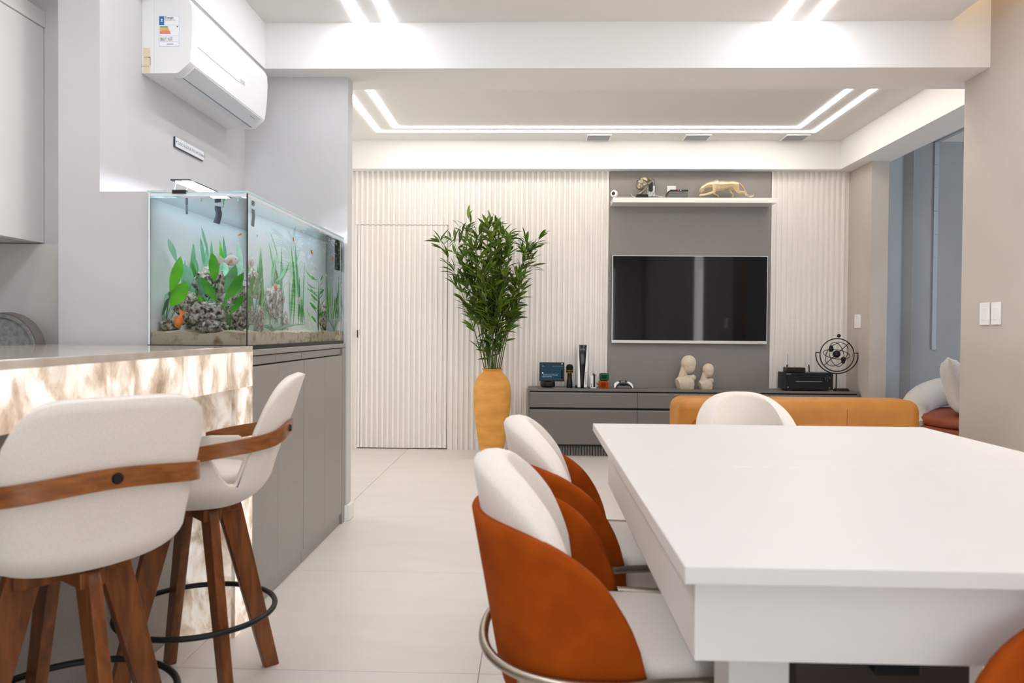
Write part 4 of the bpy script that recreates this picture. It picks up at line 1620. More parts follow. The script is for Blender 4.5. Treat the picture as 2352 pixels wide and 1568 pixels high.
for xx in (sl + .2, sr - .12):
    for yy in (4.06, 4.88):
        lathe('leg', [(.018, 0), (.024, .12)], (xx, yy, 0), black_matt, t, 14)

# ------------------------------------------------------------------ lounge chair of the side room
AY = 5.55
boucle = M('cream boucle', 'cfc8bf', 0.95, var=(90, 'c8c0b6', 0.35, 0.7), bump=(220, 0.06), sheen=0.3)
terra = M('terracotta leather', '8f3c17', 0.5, var=(12, '7c300f', 0.35, 0.7))
ac = Vector((at(2330, 960, AY).x, AY, 0))
t = thing('lounge_chair', 'curved cream lounge chair with terracotta seat in the side room', 'armchair', (ac.x, ac.y, 0))
rs = ac.x - at(2117, 975, AY).x
sz1 = at(2160, 957, AY - .2).z
lathe('seat', [(rs * .9, .17), (rs, .20), (rs, sz1 - .10), (rs * .985, sz1 - .085), (rs * .975, sz1 - .082)], ac, terra, t, 96, 30)
lathe('seat_cushion', [(rs * .97, sz1 - .08), (rs * .995, sz1 - .06), (rs * .99, sz1 - .03), (rs * .93, sz1 - .006), (rs * .6, sz1), (.01, sz1 + .002)], ac, terra, t, 96, 180)
lathe('plinth', [(rs * .8, 0), (rs * .8, .17)], ac, WOOD('pale oak', 'b98a5a', 'cfa273'), t, 48)
# back roll: thick tube rising from the left front round the back
pts, rad = [], []
for k in range(25):
    u = k / 24
    a_ = R(lerp(178, -20, u))
    rr_ = rs * .98
    zz = lerp(.40, .655, math.sin(math.pi * min(1, u * 2.2) / 2)) if u < .87 else lerp(.655, .6, (u - .87) / .13)
    pts.append(ac + Vector((rr_ * math.cos(a_), rr_ * math.sin(a_) * .9, zz)))
    rad.append(.115 * (1 - .35 * abs(2 * u - 1) ** 4))
tube('back_roll', pts, rad, boucle, t, 18)


def pillow(name, c, w, h, th, rot, mt, lab):
    n = 14
    bm = bmesh.new()

    def f(i, j, sg):
        u, v = 2 * i / n - 1, 2 * j / n - 1
        m_ = max(0.0, (1 - u ** 4) * (1 - v ** 4)) ** .5
        pin = 1 - .10 * (1 - abs(u) ** 2) * (abs(v) ** 3)
        pin2 = 1 - .10 * (1 - abs(v) ** 2) * (abs(u) ** 3)
        wr = .012 * math.sin(9 * u + 4 * v) * m_
        return Vector((u * w / 2 * pin2, sg * (th / 2 * m_ + wr * .4), v * h / 2 * pin))
    g = {}
    for sg in (-1, 1):
        for i in range(n + 1):
            for j in range(n + 1):
                if (i in (0, n) or j in (0, n)) and sg == 1:
                    g[(i, j, 1)] = g[(i, j, -1)]
                else:
                    g[(i, j, sg)] = bm.verts.new(f(i, j, sg))
        for i in range(n):
            for j in range(n):
                try:
                    bm.faces.new((g[(i, j, sg)], g[(i + 1, j, sg)], g[(i + 1, j + 1, sg)], g[(i, j + 1, sg)]))
                except ValueError:
                    pass
    bm.transform(Matrix.Translation(c) @ rot.to_4x4())
    tag(obj(name, bm, mt, None, 180), lab, 'cushion')


v = at(2192, 912, AY - .02)
pillow('cushion', Vector((v.x + .00, AY - .03, sz1 + .215)), .42, .42, .15, Matrix.Rotation(R(62), 3, 'Z') @ Matrix.Rotation(R(-14), 3, 'X'), boucle, 'cream square cushion leaning on the lounge chair')
pillow('cushion', Vector((v.x + .12, AY - .25, sz1 + .13)), .30, .26, .11, Matrix.Rotation(R(50), 3, 'Z') @ Matrix.Rotation(R(-16), 3, 'X'), terra, 'small terracotta cushion in front of the cream one')

# ------------------------------------------------------------------ air conditioner
AX, AY0, AY1 = -1.667, 3.109, 3.982
AZ = 2.186
ac_w = M('air conditioner white', 'efefee', 0.22)
t = thing('air_conditioner', 'white split air conditioner on the grey cement wall', 'air conditioner', (AX + .1, (AY0 + AY1) / 2, AZ))
profA = [(0, .0), (.147, .0), (.158, .004), (.203, .043), (.206, .055), (.212, .10), (.216, .17), (.217, .24), (.214, .285), (.203, .310), (.18, .318), (0, .318)]
bm = bmesh.new()
loft(bm, [[Vector((AX + d, y, AZ + z)) for d, z in profA] for y in (AY0, AY1)])
obj('body', bm, ac_w, t, 40)
fpA = [(.206, .048), (.2145, .10), (.2205, .17), (.2225, .235), (.2205, .282), (.2085, .307), (.198, .314), (.196, .300), (.205, .24), (.204, .17), (.200, .10), (.197, .052)]
bm = bmesh.new()
loft(bm, [[Vector((AX + d, y, AZ + z)) for d, z in fpA] for y in (AY0 + .006, AY1 - .002)])
obj('front_panel', bm, M('air conditioner gloss panel', 'f3f3f2', 0.08), t, 40)
bm = bmesh.new()
flp = [(.115, -.0035), (.150, -.0035), (.163, .003), (.2045, .040), (.201, .044), (.155, .007), (.115, .001)]
loft(bm, [[Vector((AX + d, y, AZ + z)) for d, z in flp] for y in (AY0 + .05, AY1 - .05)])
obj('flap', bm, M('air conditioner flap', 'dfe3e8', 0.3), t, 30)
ln = M('seam grey', '5d6166', 0.6)
box('flap_slot', AX + .112, AX + .115, AY0 + .055, AY1 - .055, AZ - .0012, AZ + .002, ln, t)
box('flap_slot', AX + .150, AX + .1525, AY0 + .05, AY1 - .05, AZ - .0045, AZ - .003, ln, t)
box('trim_line', AX + .2165, AX + .2195, AY0 + .05, AY0 + .50, AZ + .128, AZ + .133, M('gloss white strip', 'fbfbfb', 0.05), t)
text('logo', 'GREE', .026, (AX + .2198, AY0 + .505, AZ + .132), (0, 1, 0), (0.02, 0, 1), M('logo grey', 'c9c9c9', 0.4), t, 0.0008)
box('mark', AX + .1855, AX + .190, AY1 - .16, AY1 - .10, AZ + .0255, AZ + .0285, ln, t)
# end face: cover lines, tape, energy label
ey = AY0 - .0006
v0, v1 = at(330, 110, AY0), at(345, 167, AY0)
box('masking_tape', v0.x, v1.x, ey - .0004, AY0, v1.z, v0.z, M('cream tape', 'e4d4b4', 0.7), t)
for (xa, ya, xb, yb) in ((331, 131, 345, 131.8), (345, 133, 345.8, 150), (341, 131.8, 345.8, 133), (326, 152, 342, 152.6)):
    v0, v1 = at(xa, ya, AY0), at(xb, yb, AY0)
    box('cover_seam', v0.x, v1.x, ey - .0008, AY0, v1.z, v0.z, ln, t)
vm = at(354, 90, AY0).x
box('cover_seam', vm - .0006, vm + .0006, ey, AY0, AZ + .004, AZ + .312, M('faint seam', 'd3d3d2', 0.5), t)
v0, v1 = at(365.5, 37, AY0), at(412, 106.5, AY0)
lx, lz, lw, lh = v0.x, v1.z, v1.x - v0.x, v0.z - v1.z
lab = box('energy_label', lx, lx + lw, ey - .0006, AY0, lz, lz + lh, M('label border blue', 'a9c0dc', 0.4), t, 0.0002, 1)
yl = ey - .0008


def lb(x0, x1, z0, z1, col, nm='print_block'):
    box(nm, lx + lw * x0, lx + lw * x1, yl - .0004, yl + .0002, lz + lh * z0, lz + lh * z1, M('label ' + col, col, 0.5), lab)


lb(.015, .985, .01, .99, 'f4f5f6', 'print_field')
yl -= .0004
lb(.02, .26, .70, .985, '2f6db0')
for k in range(6):
    pass
yl -= .0004
lb(.09, .19, .88, .90, 'f4f5f6')
lb(.11, .17, .84, .88, 'f4f5f6')
lb(.09, .19, .80, .82, 'f4f5f6')
for k, c in enumerate(('2f9450', 'd9b23a', 'e0a93a', 'e8963a', 'e26f35', 'd94a3a')):
    lb(.05, .44 + .028 * k, .625 - .042 * k, .655 - .042 * k, c)
lb(.88, .95, .63, .66, '3a3a3a')
for zz in (.345, .15, .695):
    lb(.03, .97, zz - .003, zz + .003, 'b9c9dd')
lb(.365, .37, .16, .34, 'b9c9dd')
dk = M('label ink', '4a4a4a', 0.5)
for s, x, z, size in (('Energia', .30, .91, .0125), ('863,7', .07, .22, .0115), ('6,77', .45, .22, .0115), ('kWh/ano', .07, .18, .0055), ('Wh/Wh', .47, .18, .0055), ('Condicionador de ar', .30, .85, .0055), ('INMETRO', .40, .05, .0065)):
    text('print_text', s, size, (lx + lw * x, yl - .0003, lz + lh * z), (1, 0, 0), (0, 0, 1), dk, lab, 0.0003)

# ------------------------------------------------------------------ little wall plaque
WX = -1.668
ya, yb = atX(398, 325, WX).y, atX(463.5, 354, WX).y
zt_, zb_ = atX(398, 312.5, WX).z, atX(398, 337, WX).z
t = thing('wall_plaque', 'small white plaque with dark edge reading TUDO AQUI JÁ FOI UM SONHO', 'plaque', (WX + .005, (ya + yb) / 2, zb_))
box('backing', WX + .0003, WX + .009, ya, yb, zb_, zt_, M('plaque dark edge', '2c3542', 0.5), t, 0.002, 2)
fcb = box('face', WX + .009, WX + .0105, ya + .002, yb - .002, zb_ + .003, zt_ - .002, M('plaque white', 'e9e9ea', 0.5), t)
text('lettering', 'TUDO AQUI JÁ FOI UM SONHO', .0205, (WX + .0108, ya + .016, (zb_ + zt_) / 2 - .007), (0, 1, 0), (0, 0, 1), M('plaque ink', '8b8f96', 0.6), fcb, 0.0006)
box('mark', WX + .0105, WX + .0112, ya + .005, ya + .011, (zb_ + zt_) / 2 - .002, (zb_ + zt_) / 2 + .005, M('plaque dark edge', '2c3542', 0.5), fcb)

# ------------------------------------------------------------------ aquarium
QX0, QX1, QY0, QY1, QZ0, QZ1 = -1.470, -1.085, 2.782, 4.212, WT, 1.630
t = thing('aquarium', 'long planted glass aquarium glowing beside the partition', 'aquarium', ((QX0 + QX1) / 2, (QY0 + QY1) / 2, QZ0))
gl = GLASS('aquarium glass', (0.955, 0.98, 0.985), 1.5)
gle = M('glass edge', 'bcd6da', 0.15)
box('base_plate', QX0, QX1, QY0, QY1, QZ0, QZ0 + .018, black_pl, t)
zp0 = QZ0 + .018
th = .010
ENV_IOR = 1.38


def water_glass():
    """outer face of a pane with water behind it: bends and mirrors light"""
    mt, nt, out = nt_of('water behind glass')
    g = N(nt, 'ShaderNodeBsdfGlass')
    g.inputs['IOR'].default_value = ENV_IOR
    g.inputs['Roughness'].default_value = 0.0
    g.inputs['Color'].default_value = (0.97, 0.985, 0.99, 1)
    nt.links.new(g.outputs[0], out.inputs['Surface'])
    return mt


def clear_face():
    mt, nt, out = nt_of('glass touching water')
    g = N(nt, 'ShaderNodeBsdfTransparent')
    g.inputs['Color'].default_value = (0.985, 0.995, 0.998, 1)
    nt.links.new(g.outputs[0], out.inputs['Surface'])
    return mt


wg, clr = water_glass(), clear_face()


def pane(x0, x1, y0, y1, z0, z1, nrm):
    o = box('pane', x0, x1, y0, y1, z0, z1, clr, t)
    o.data.materials.append(wg)
    for p in o.data.polygons:
        if any(p.normal.dot(Vector(q)) > .9 for q in nrm):
            p.material_index = 1


pane(QX0 + th, QX1 - th, QY0, QY0 + th, zp0, QZ1 - .022, ((0, -1, 0),))
pane(QX1 - th, QX1, QY0, QY1, zp0, QZ1 - .022, ((1, 0, 0), (0, -1, 0), (0, 1, 0)))
pane(QX0 + th, QX1 - th, QY1 - th, QY1, zp0, QZ1 - .022, ((0, 1, 0),))
band = M('painted rim glow', 'e3ecf1', 0.25)  # pale colour paints the lamp glow refracted along the waterline
box('rim_glow', QX0 + th, QX1 - th, QY0 + .002, QY0 + th, QZ1 - .0215, QZ1 - .009, band, t)
box('rim_glow', QX1 - th, QX1 - .001, QY0, QY1, QZ1 - .0215, QZ1 - .009, band, t)
box('back_pane', QX0, QX0 + th, QY0, QY1, zp0, QZ1 - .008, M('milky back pane', 'eef3f6', 0.35), t)
# silicone corner and bevelled upper edges
box('silicone_joint', QX1 - .004, QX1 + .0006, QY0 - .0006, QY0 + .004, zp0, QZ1 - .01, M('dark silicone', '1d2428', 0.5), t)
box('silicone_joint', QX0 - .0002, QX0 + .004, QY0 - .0006, QY0 + .004, zp0, QZ1 - .01, M('pale silicone', 'a9bcc4', 0.4), t)
box('rim', QX0 + th, QX1 - th, QY0 + .0005, QY0 + th, QZ1 - .008, QZ1 - .004, gle, t)
for xa, xb in ((QX0, QX0 + .062), (QX1 - .058, QX1)):
    box('brace', xa, xb, QY0, QY1, QZ1 - .008, QZ1, GLASS('brace glass', (0.80, 0.90, 0.91), 1.5), t)
    box('brace_edge', xa, xb, QY0 - .0004, QY0 + .0006, QZ1 - .008, QZ1, gle, t)
box('brace_edge', QX1 - .0006, QX1 + .0004, QY0, QY1, QZ1 - .008, QZ1, gle, t)
WL = QZ1 - .027

def WATER():
    """water surface: Fresnel reflection from above, total reflection from below at flat angles"""
    mt = GLASS('water', (0.95, 0.98, 0.985), 1.33)
    nt = mt.node_tree
    mx = [n for n in nt.nodes if n.type == 'MIX_SHADER'][0]
    lw = [n for n in nt.nodes if n.type == 'LAYER_WEIGHT'][0]
    old = mx.inputs[0].links[0].from_socket
    mr = N(nt, 'ShaderNodeMapRange')
    mr.inputs['From Min'].default_value = 0.33
    mr.inputs['From Max'].default_value = 0.42
    nt.links.new(lw.outputs['Facing'], mr.inputs['Value'])
    ge = N(nt, 'ShaderNodeNewGeometry')
    mu = N(nt, 'ShaderNodeMath', operation='MULTIPLY')
    nt.links.new(mr.outputs[0], mu.inputs[0])
    nt.links.new(ge.outputs['Backfacing'], mu.inputs[1])
    ma = N(nt, 'ShaderNodeMath', operation='MAXIMUM')
    nt.links.new(old, ma.inputs[0])
    nt.links.new(mu.outputs[0], ma.inputs[1])
    nt.links.new(ma.outputs[0], mx.inputs[0])
    return mt


bm = bmesh.new()
nx, ny = 12, 40
wv = [[bm.verts.new((lerp(QX0 + th, QX1 - th, i / nx), lerp(QY0 + th, QY1 - th, j / ny), WL + .0012 * mnoise.noise(Vector((i * .9, j * .8, 5))))) for j in range(ny + 1)] for i in range(nx + 1)]
for i in range(nx):
    for j in range(ny):
        bm.faces.new((wv[i][j], wv[i + 1][j], wv[i + 1][j + 1], wv[i][j + 1]))
me = bpy.data.meshes.new('water_surface')
bm.to_mesh(me)
bm.free()
link('water_surface', me, WATER(), t, 180)
# sand bed with a wavy top
sand = M('pale aquarium sand', 'd6c8ae', 0.95, var=(26, '8f6f45', 0.50, 0.72), bump=(300, 0.3), detail=4)


def sandz(x, y):
    return zp0 + .050 + .012 * mnoise.noise(Vector((x * 9, y * 7, 0))) + .006 * mnoise.noise(Vector((x * 25, y * 22, 3)))


nx, ny = 16, 60
bm = bmesh.new()
x0, x1, y0, y1 = QX0 + th + .0005, QX1 - th - .0005, QY0 + th + .0005, QY1 - th - .0005
top = [[bm.verts.new((lerp(x0, x1, i / nx), lerp(y0, y1, j / ny), sandz(lerp(x0, x1, i / nx), lerp(y0, y1, j / ny)))) for j in range(ny + 1)] for i in range(nx + 1)]
bot = [[bm.verts.new((lerp(x0, x1, i / nx), lerp(y0, y1, j / ny), zp0)) for j in range(ny + 1)] for i in range(nx + 1)]
for i in range(nx):
    for j in range(ny):
        bm.faces.new((top[i][j], top[i + 1][j], top[i + 1][j + 1], top[i][j + 1]))
for i in range(nx):
    bm.faces.new((bot[i][0], bot[i + 1][0], top[i + 1][0], top[i][0]))
    bm.faces.new((bot[i + 1][ny], bot[i][ny], top[i][ny], top[i + 1][ny]))
for j in range(ny):
    bm.faces.new((bot[0][j + 1], bot[0][j], top[0][j], top[0][j + 1]))
    bm.faces.new((bot[nx][j], bot[nx][j + 1], top[nx][j + 1], top[nx][j]))
so = obj('sand_bed', bm, sand, t, 60)
so['kind'] = 'stuff'


def bend(d, n, eta):
    d = d.normalized()
    c = -d.dot(n)
    k = 1 - eta * eta * (1 - c * c)
    return d * eta + n * (eta * c - math.sqrt(max(0.0, k)))


def tank(px, py, Y, m_=.02):
    """where the sight line of a picture point, bent at the glass, reaches depth Y inside the tank"""
    d = ray(px, py)
    p = CAM + d * (QY0 / d.y)
    n = Vector((0, -1, 0))
    if p.x > QX1:
        p = CAM + d * (QX1 / d.x)
        n = Vector((1, 0, 0))
    e = bend(d, n, 1 / ENV_IOR)
    q_ = p + e * max(0.0, (Y - p.y) / e.y)
    lo, hi = QX0 + th + m_, QX1 - th - m_
    if q_.x < lo:
        q_ = p + e * ((lo - p.x) / e.x)
    if q_.x > hi:
        q_ = p + e * ((hi - p.x) / e.x) if e.x < -1e-6 else q_
        q_.x = min(q_.x, hi)
    q_.y = max(QY0 + th + .006, min(QY1 - th - .006, q_.y))
    return q_


# filter and return pipe
box('filter_box', QX1 - .10, QX1 - .055, QY1 - .10, QY1 - .03, 1.44, WL + .006, M('smoked filter', '23292e', 0.25), t)
pv = M('slate pipe', '48525c', 0.4)
pt = [tank(x_, y_, 3.0) for x_, y_ in ((501, 474), (500, 480), (503, 490), (501, 500), (497, 513))]
tube('return_pipe', pt, [.0135, .0125, .0125, .0125, .0135], pv, t, 14)
v = tank(430, 482, 3.05)
box('suction_cup', v.x - .004, v.x + .004, 3.04, 3.05, v.z - .018, v.z + .018, pv, t, 0.002, 1)

# lamp on a wire bracket
lt_y0, lt_y1 = QY0 + .05, QY1 - .12
a, b = at(391, 411, lt_y0), at(437, 412, lt_y0)
t = thing('aquarium_lamp', 'slim cool white lamp standing on the aquarium rim', 'lamp', ((a.x + b.x) / 2, lt_y0, QZ1))
box('housing', a.x, b.x, lt_y0, lt_y1, a.z - .006, a.z, M('dark lamp housing', '3a4046', 0.35, 0.4), t, 0.001, 1)
box('light_panel', a.x + .012, b.x - .004, lt_y0 + .02, lt_y1 - .02, a.z - .0085, a.z - .006, EM('cool LED panel', 'eaf3ff', 240.0), t)
c0, c1 = at(396, 440, QY0), at(427, 440, QY0)
box('clamp', c0.x, c1.x, QY0 - .003, QY0 + .016, QZ1 - .012, QZ1 + .002, black_pl, t)
for xx in (c0.x + .003, c1.x - .001):
    tube('wire_leg', [(xx, QY0 + .006, QZ1), (xx, QY0 + .03, a.z - .012), (xx, lt_y0 + .02, a.z - .004)], .0022, M('clear wire', 'dfe6ea', 0.2, 0.3), t, 6)



# rocks
rockm = None


def rock_mat():
    mt, nt, out = nt_of('pitted grey rock')
    p = N(nt, 'ShaderNodeBsdfPrincipled')
    p.inputs['Roughness'].default_value = .95
    tc = N(nt, 'ShaderNodeTexCoord')
    n1 = N(nt, 'ShaderNodeTexNoise')
    n1.inputs['Scale'].default_value = 55
    n1.inputs['Detail'].default_value = 6
    n1.inputs['Roughness'].default_value = .65
    nt.links.new(tc.outputs['Object'], n1.inputs['Vector'])
    c = ramp(nt, n1.outputs['Fac'], [(.38, lin('2a2018')), (.46, lin('7d7062')), (.54, lin('cfc9c0')), (.66, lin('f2f0ec'))])
    nt.links.new(c, p.inputs['Base Color'])
    b = N(nt, 'ShaderNodeBump')
    b.inputs['Strength'].default_value = 1.0
    b.inputs['Distance'].default_value = .012
    nt.links.new(n1.outputs['Fac'], b.inputs['Height'])
    nt.links.new(b.outputs[0], p.inputs['Normal'])
    nt.links.new(p.outputs[0], out.inputs['Surface'])
    return mt


rockm = rock_mat()


def rock(px, py, Y, rx, rz, lab, seed, ry=None):
    """rock centred at the picture point; radii in pixels"""
    s = Y / FPX
    c = tank(px, py, Y, rx * s * .8)
    bm = bmesh.new()
    bmesh.ops.create_icosphere(bm, subdivisions=4, radius=1.0)
    rnd = Vector((seed * 3.1, seed * 1.7, seed * 5.3))
    for v in bm.verts:
        n = v.co.normalized()
        d = 1 + .30 * mnoise.noise(n * 1.5 + rnd) + .20 * mnoise.noise(n * 3.6 + rnd) + .12 * mnoise.noise(n * 8 + rnd) - .10 * abs(mnoise.noise(n * 13 + rnd))
        v.co = Vector((n.x * rx * s, n.y * (ry if ry else rx) * s, n.z * rz * s)) * d + c
        v.co.y = max(QY0 + .014, min(QY1 - .014, v.co.y))
        v.co.x = max(QX0 + .014, min(QX1 - .014, v.co.x))
        v.co.z = max(v.co.z, zp0 + .012)
    tag(obj('rock', bm, rockm, None, 60), lab, 'rock', 'aquarium rocks')


rock(437, 708, 3.02, 34, 38, 'tall leaning grey rock at the left of the aquarium', 1)
rock(484, 648, 3.05, 36, 32, 'pale pitted rock at the top of the aquarium pile', 2)
rock(478, 722, 2.93, 44, 30, 'broad pitted rock at the front of the aquarium pile', 3)
rock(487, 752, 2.86, 34, 16, 'small pale rock with a dark hollow at the front of the aquarium', 4)
rock(388, 745, 2.90, 24, 15, 'low rock at the left front corner of the aquarium', 5)
rock(545, 730, 3.00, 22, 32, 'steep grey rock behind the front glass corner of the aquarium', 6)
rock(540, 690, 3.25, 40, 40, 'dark rock behind the leaf clump in the aquarium', 7)
rock(597, 735, 3.25, 16, 36, 'upright pale rock seen through the long aquarium glass', 8)
rock(655, 745, 3.55, 15, 28, 'small pale rock midway along the aquarium', 9)
rock(742, 728, 3.95, 20, 34, 'dark mossy rock at the far end of the aquarium', 10)

# water plants: every leaf a blade from base to tip
lf1 = LEAF('sword leaf green', '1f6a12', '58a512', 14, .45)
lf2 = LEAF('backlit pale leaf', '4c8f63', '8fb7a0', 14, .4)
lf3 = LEAF('dark fern green', '0f3a14', '2f7a24', 14, .3)


def blade(bm_or_none, base, tip, w, bend, side, n=8):
    """leaf blade with a folded midrib"""
    bm = bmesh.new()
    ax = tip - base
    L = ax.length
    sd = Vector(side).normalized()
    sd = (sd - ax.normalized() * sd.dot(ax.normalized())).normalized()
    nr = ax.normalized().cross(sd)
    rows = []
    for k in range(n + 1):
        u = k / n
        c = base + ax * u + nr * bend * L * math.sin(math.pi * u)
        ww = w * (math.sin(math.pi * min(1, (u * .94 + .06)) ** 1.15) ** .8) * .5 + .0004
        c.x = max(QX0 + th + .008, min(QX1 - th - .008, c.x))
        c.y = max(QY0 + th + .006, min(QY1 - th - .006, c.y))
        rows.append([bm.verts.new(c - sd * ww + nr * ww * .25), bm.verts.new(c), bm.verts.new(c + sd * ww + nr * ww * .25)])
    for k in range(n):
        for j in range(2):
            bm.faces.new((rows[k][j], rows[k][j + 1], rows[k + 1][j + 1], rows[k + 1][j]))
    return bm


def water_plant(lab, root_px, Y, leaves, mats):
    r = tank(root_px[0], root_px[1], Y)
    r.z = sandz(r.x, r.y) - .004
    t = thing('water_plant', lab, 'water plant', r, 'aquarium plants')
    for k, (bx_, by_, tx, ty, w_, dy, mi) in enumerate(leaves):
        ba, ti = tank(bx_, by_, Y + dy), tank(tx, ty, Y + dy * 1.6)
        o = obj('leaf', blade(None, ba, ti, w_ * Y / FPX, random.uniform(-.06, .10), (1, random.uniform(-.5, .5), random.uniform(-.2, .2))), mats[mi], t, 180)
        st = [r + (ba - r) * u + Vector((0, 0, .01 * math.sin(math.pi * u))) for u in (0, .35, .7, 1)]
        tube('stem', st, [.0022, .0018, .0014, .001], mats[0], t, 5)
    return t


water_plant('broad leaved water plant at the left of the aquarium', (376, 745), 2.90,
            [(391, 670, 415, 588, 34, .01, 0), (392, 702, 430, 648, 34, -.02, 0), (378, 690, 392, 668, 12, .05, 1), (372, 725, 395, 655, 10, .03, 2), (405, 600, 386, 548, 14, .12, 1), (440, 655, 420, 605, 26, .20, 1)], (lf1, lf2, lf3))
water_plant('central broad leaved water plant above the aquarium rocks', (500, 735), 2.90,
            [(492, 645, 487, 580, 26, .02, 0), (497, 690, 462, 636, 20, -.02, 0), (470, 676, 456, 632, 24, .06, 1), (462, 705, 455, 675, 12, .0, 0), (478, 690, 496, 650, 8, .03, 2), (502, 728, 516, 690, 10, .0, 0)], (lf1, lf2, lf3))
water_plant('leaning broad leaved water plant at the aquarium glass corner', (527, 740), 2.88,
            [(515, 690, 560, 625, 24, .0, 0), (517, 672, 541, 606, 26, .10, 2), (530, 720, 559, 678, 17, -.03, 0), (538, 676, 556, 650, 20, .05, 0), (511, 700, 540, 700, 6, -.02, 1)], (lf1, lf2, lf3))
back_leaves = [(447, 642, 446, 590, 20, .3, 1), (474, 630, 472, 580, 14, .3, 0), (503, 640, 520, 590, 26, .3, 1), (510, 610, 514, 583, 8, .4, 2), (470, 620, 460, 545, 8, .45, 1), (480, 590, 462, 520, 6, .5, 1), (548, 640, 545, 553, 16, .4, 1), (536, 640, 530, 588, 12, .3, 2)]
water_plant('tall pale plants along the back of the aquarium', (480, 730), 3.05, back_leaves, (lf2, lf2, lf3))
# ribbon grass seen through the long side
Yg = 3.2
gr = []
random.seed(11)
for k in range(40):
    px = random.uniform(572, 700)
    h = random.uniform(60, 190)
    gr.append((px, 745, px + random.uniform(-18, 18), 745 - h, random.uniform(10, 17), (px - 572) / 130 * .55 + random.uniform(-.02, .1), random.choice((0, 1, 1, 2))))
water_plant('pale ribbon grass along the middle of the aquarium', (630, 750), Yg, gr, (lf2, lf2, lf1))
fr = []
for k in range(22):
    u = k / 21
    sgn = -1 if k % 2 else 1
    fr.append((728 + sgn * 2 + 6 * u, lerp(745, 640, u), 728 + sgn * random.uniform(12, 26), lerp(745, 640, u) - random.uniform(6, 22), 7, random.uniform(-.05, .05), random.choice((0, 0, 2))))
water_plant('dark branching stem plant near the far end of the aquarium', (732, 750), 3.80, fr, (lf3, lf3, lf1))
fr = []
for k in range(14):
    px = random.uniform(752, 784)
    fr.append((px, 735, px + random.uniform(-6, 6), random.uniform(620, 690), 7, random.uniform(-.06, .10), random.choice((0, 2, 2))))
water_plant('upright green grass plant at the far end of the aquarium', (768, 750), 4.02, fr, (lf3, lf3, lf1))

# goldfish
f_or = M('goldfish orange', 'e2671a', 0.35, var=(30, 'f0902f', 0.4, 0.65))
f_wh = M('goldfish pearl white', 'f0ebe6', 0.35, var=(14, 'ee6a2a', 0.60, 0.66))
f_fin = M('goldfish fin', 'f0c9a0', 0.5)


def fish(px, py, Y, L, head, mt, fin, lab, pitch=0.0):
    """L length in pixels; head: unit direction of the snout in picture x / depth"""
    c = tank(px, py, Y, .03)
    L = L * Y / FPX
    d = Vector((head[0], head[1], math.sin(pitch))).normalized()
    up = Vector((0, 0, 1))
    s = d.cross(up).normalized()
    u = s.cross(d).normalized()
    t = thing('goldfish', lab, 'fish', c - up * L * .25, 'goldfish in the aquarium')
    bm = bmesh.new()
    rings = []
    for k, (x, h, w_) in enumerate(((.36, .03, .03), (.32, .10, .07), (.22, .17, .11), (.08, .21, .12), (-.06, .18, .10), (-.17, .10, .05), (-.24, .06, .02))):
        rings.append([c + d * x * L + u * math.sin(2 * math.pi * j / 12) * h * L + s * math.cos(2 * math.pi * j / 12) * w_ * L for j in range(12)])
    loft(bm, rings)
    obj('body', bm, mt, t, 180)

    def fin_(nm, pts):
        bm = bmesh.new()
        a_ = [bm.verts.new(c + d * x * L + u * z * L + s * (y * L + .0006)) for x, z, y in pts]
        b_ = [bm.verts.new(c + d * x * L + u * z * L + s * (y * L - .0006)) for x, z, y in pts]
        bm.faces.new(a_)
        bm.faces.new(b_)
        n = len(pts)
        for i in range(n):
            bm.faces.new((a_[i], a_[(i + 1) % n], b_[(i + 1) % n], b_[i]))
        obj(nm, bm, fin, t)
    fin_('tail_fin', [(-.22, .04, 0), (-.34, .15, .02), (-.50, .20, .05), (-.44, .04, .02), (-.50, -.16, -.03), (-.33, -.12, 0), (-.22, -.04, 0)])
    fin_('dorsal_fin', [(.14, .18, 0), (.06, .30, 0), (-.08, .26, 0), (-.14, .13, 0)])
    fin_('belly_fin', [(.04, -.19, .02), (-.04, -.30, .03), (-.10, -.17, .02)])
    for sg in (-1, 1):
        ball('eye', c + d * .27 * L + u * .05 * L + s * sg * .085 * L, .018 * L, black_pl, t, 8, 6)


fish(412, 735, 2.84, 52, (-.25, -.3), f_or, f_or, 'bright orange goldfish low in front of the aquarium rocks', -1.15)
fish(528, 598, 2.92, 62, (.95, -.2), f_wh, f_wh, 'large white goldfish with orange spot near the front glass')
fish(551, 538, 2.95, 13, (.8, -.3), f_or, f_fin, 'tiny orange fish high near the aquarium corner', .4)
fish(633, 660, 3.15, 26, (-.2, -.9), f_or, f_or, 'orange goldfish midway along the aquarium', .3)
fish(674, 550, 3.35, 22, (.3, -.8), f_or, f_fin, 'orange goldfish near the water surface of the aquarium', .6)
fish(716, 579, 3.60, 20, (-.4, -.8), f_or, f_fin, 'orange and white goldfish below the surface at mid aquarium', .5)
fish(726, 617, 3.70, 20, (-.3, -.8), f_wh, f_wh, 'small white goldfish near the dark stem plant', .3)
fish(764, 593, 3.95, 20, (-.3, -.9), f_or, f_or, 'orange goldfish at the far end of the aquarium', -.4)
fish(688, 688, 3.45, 26, (.2, .9), f_wh, f_wh, 'white goldfish swimming away beside the dark stem plant', .8)
fish(749, 632, 3.85, 14, (-.6, -.7), f_wh, f_wh, 'tiny white goldfish at the far end of the aquarium')

# ------------------------------------------------------------------ tall vase with artificial bamboo
VY = 6.42
vx = at(1130, 950, VY).x
terr = M('ochre terracotta', 'dfa04a', 0.6, var=(5, 'c98532', 0.35, 0.72), bump=(30, 0.06), stretch=(1, 1, 3.2), detail=4)
vz = at(1130, 846, VY).z
vs = VY / FPX
vase = thing('floor_vase', 'tall ochre floor vase holding bamboo', 'vase', (vx, VY, 0))


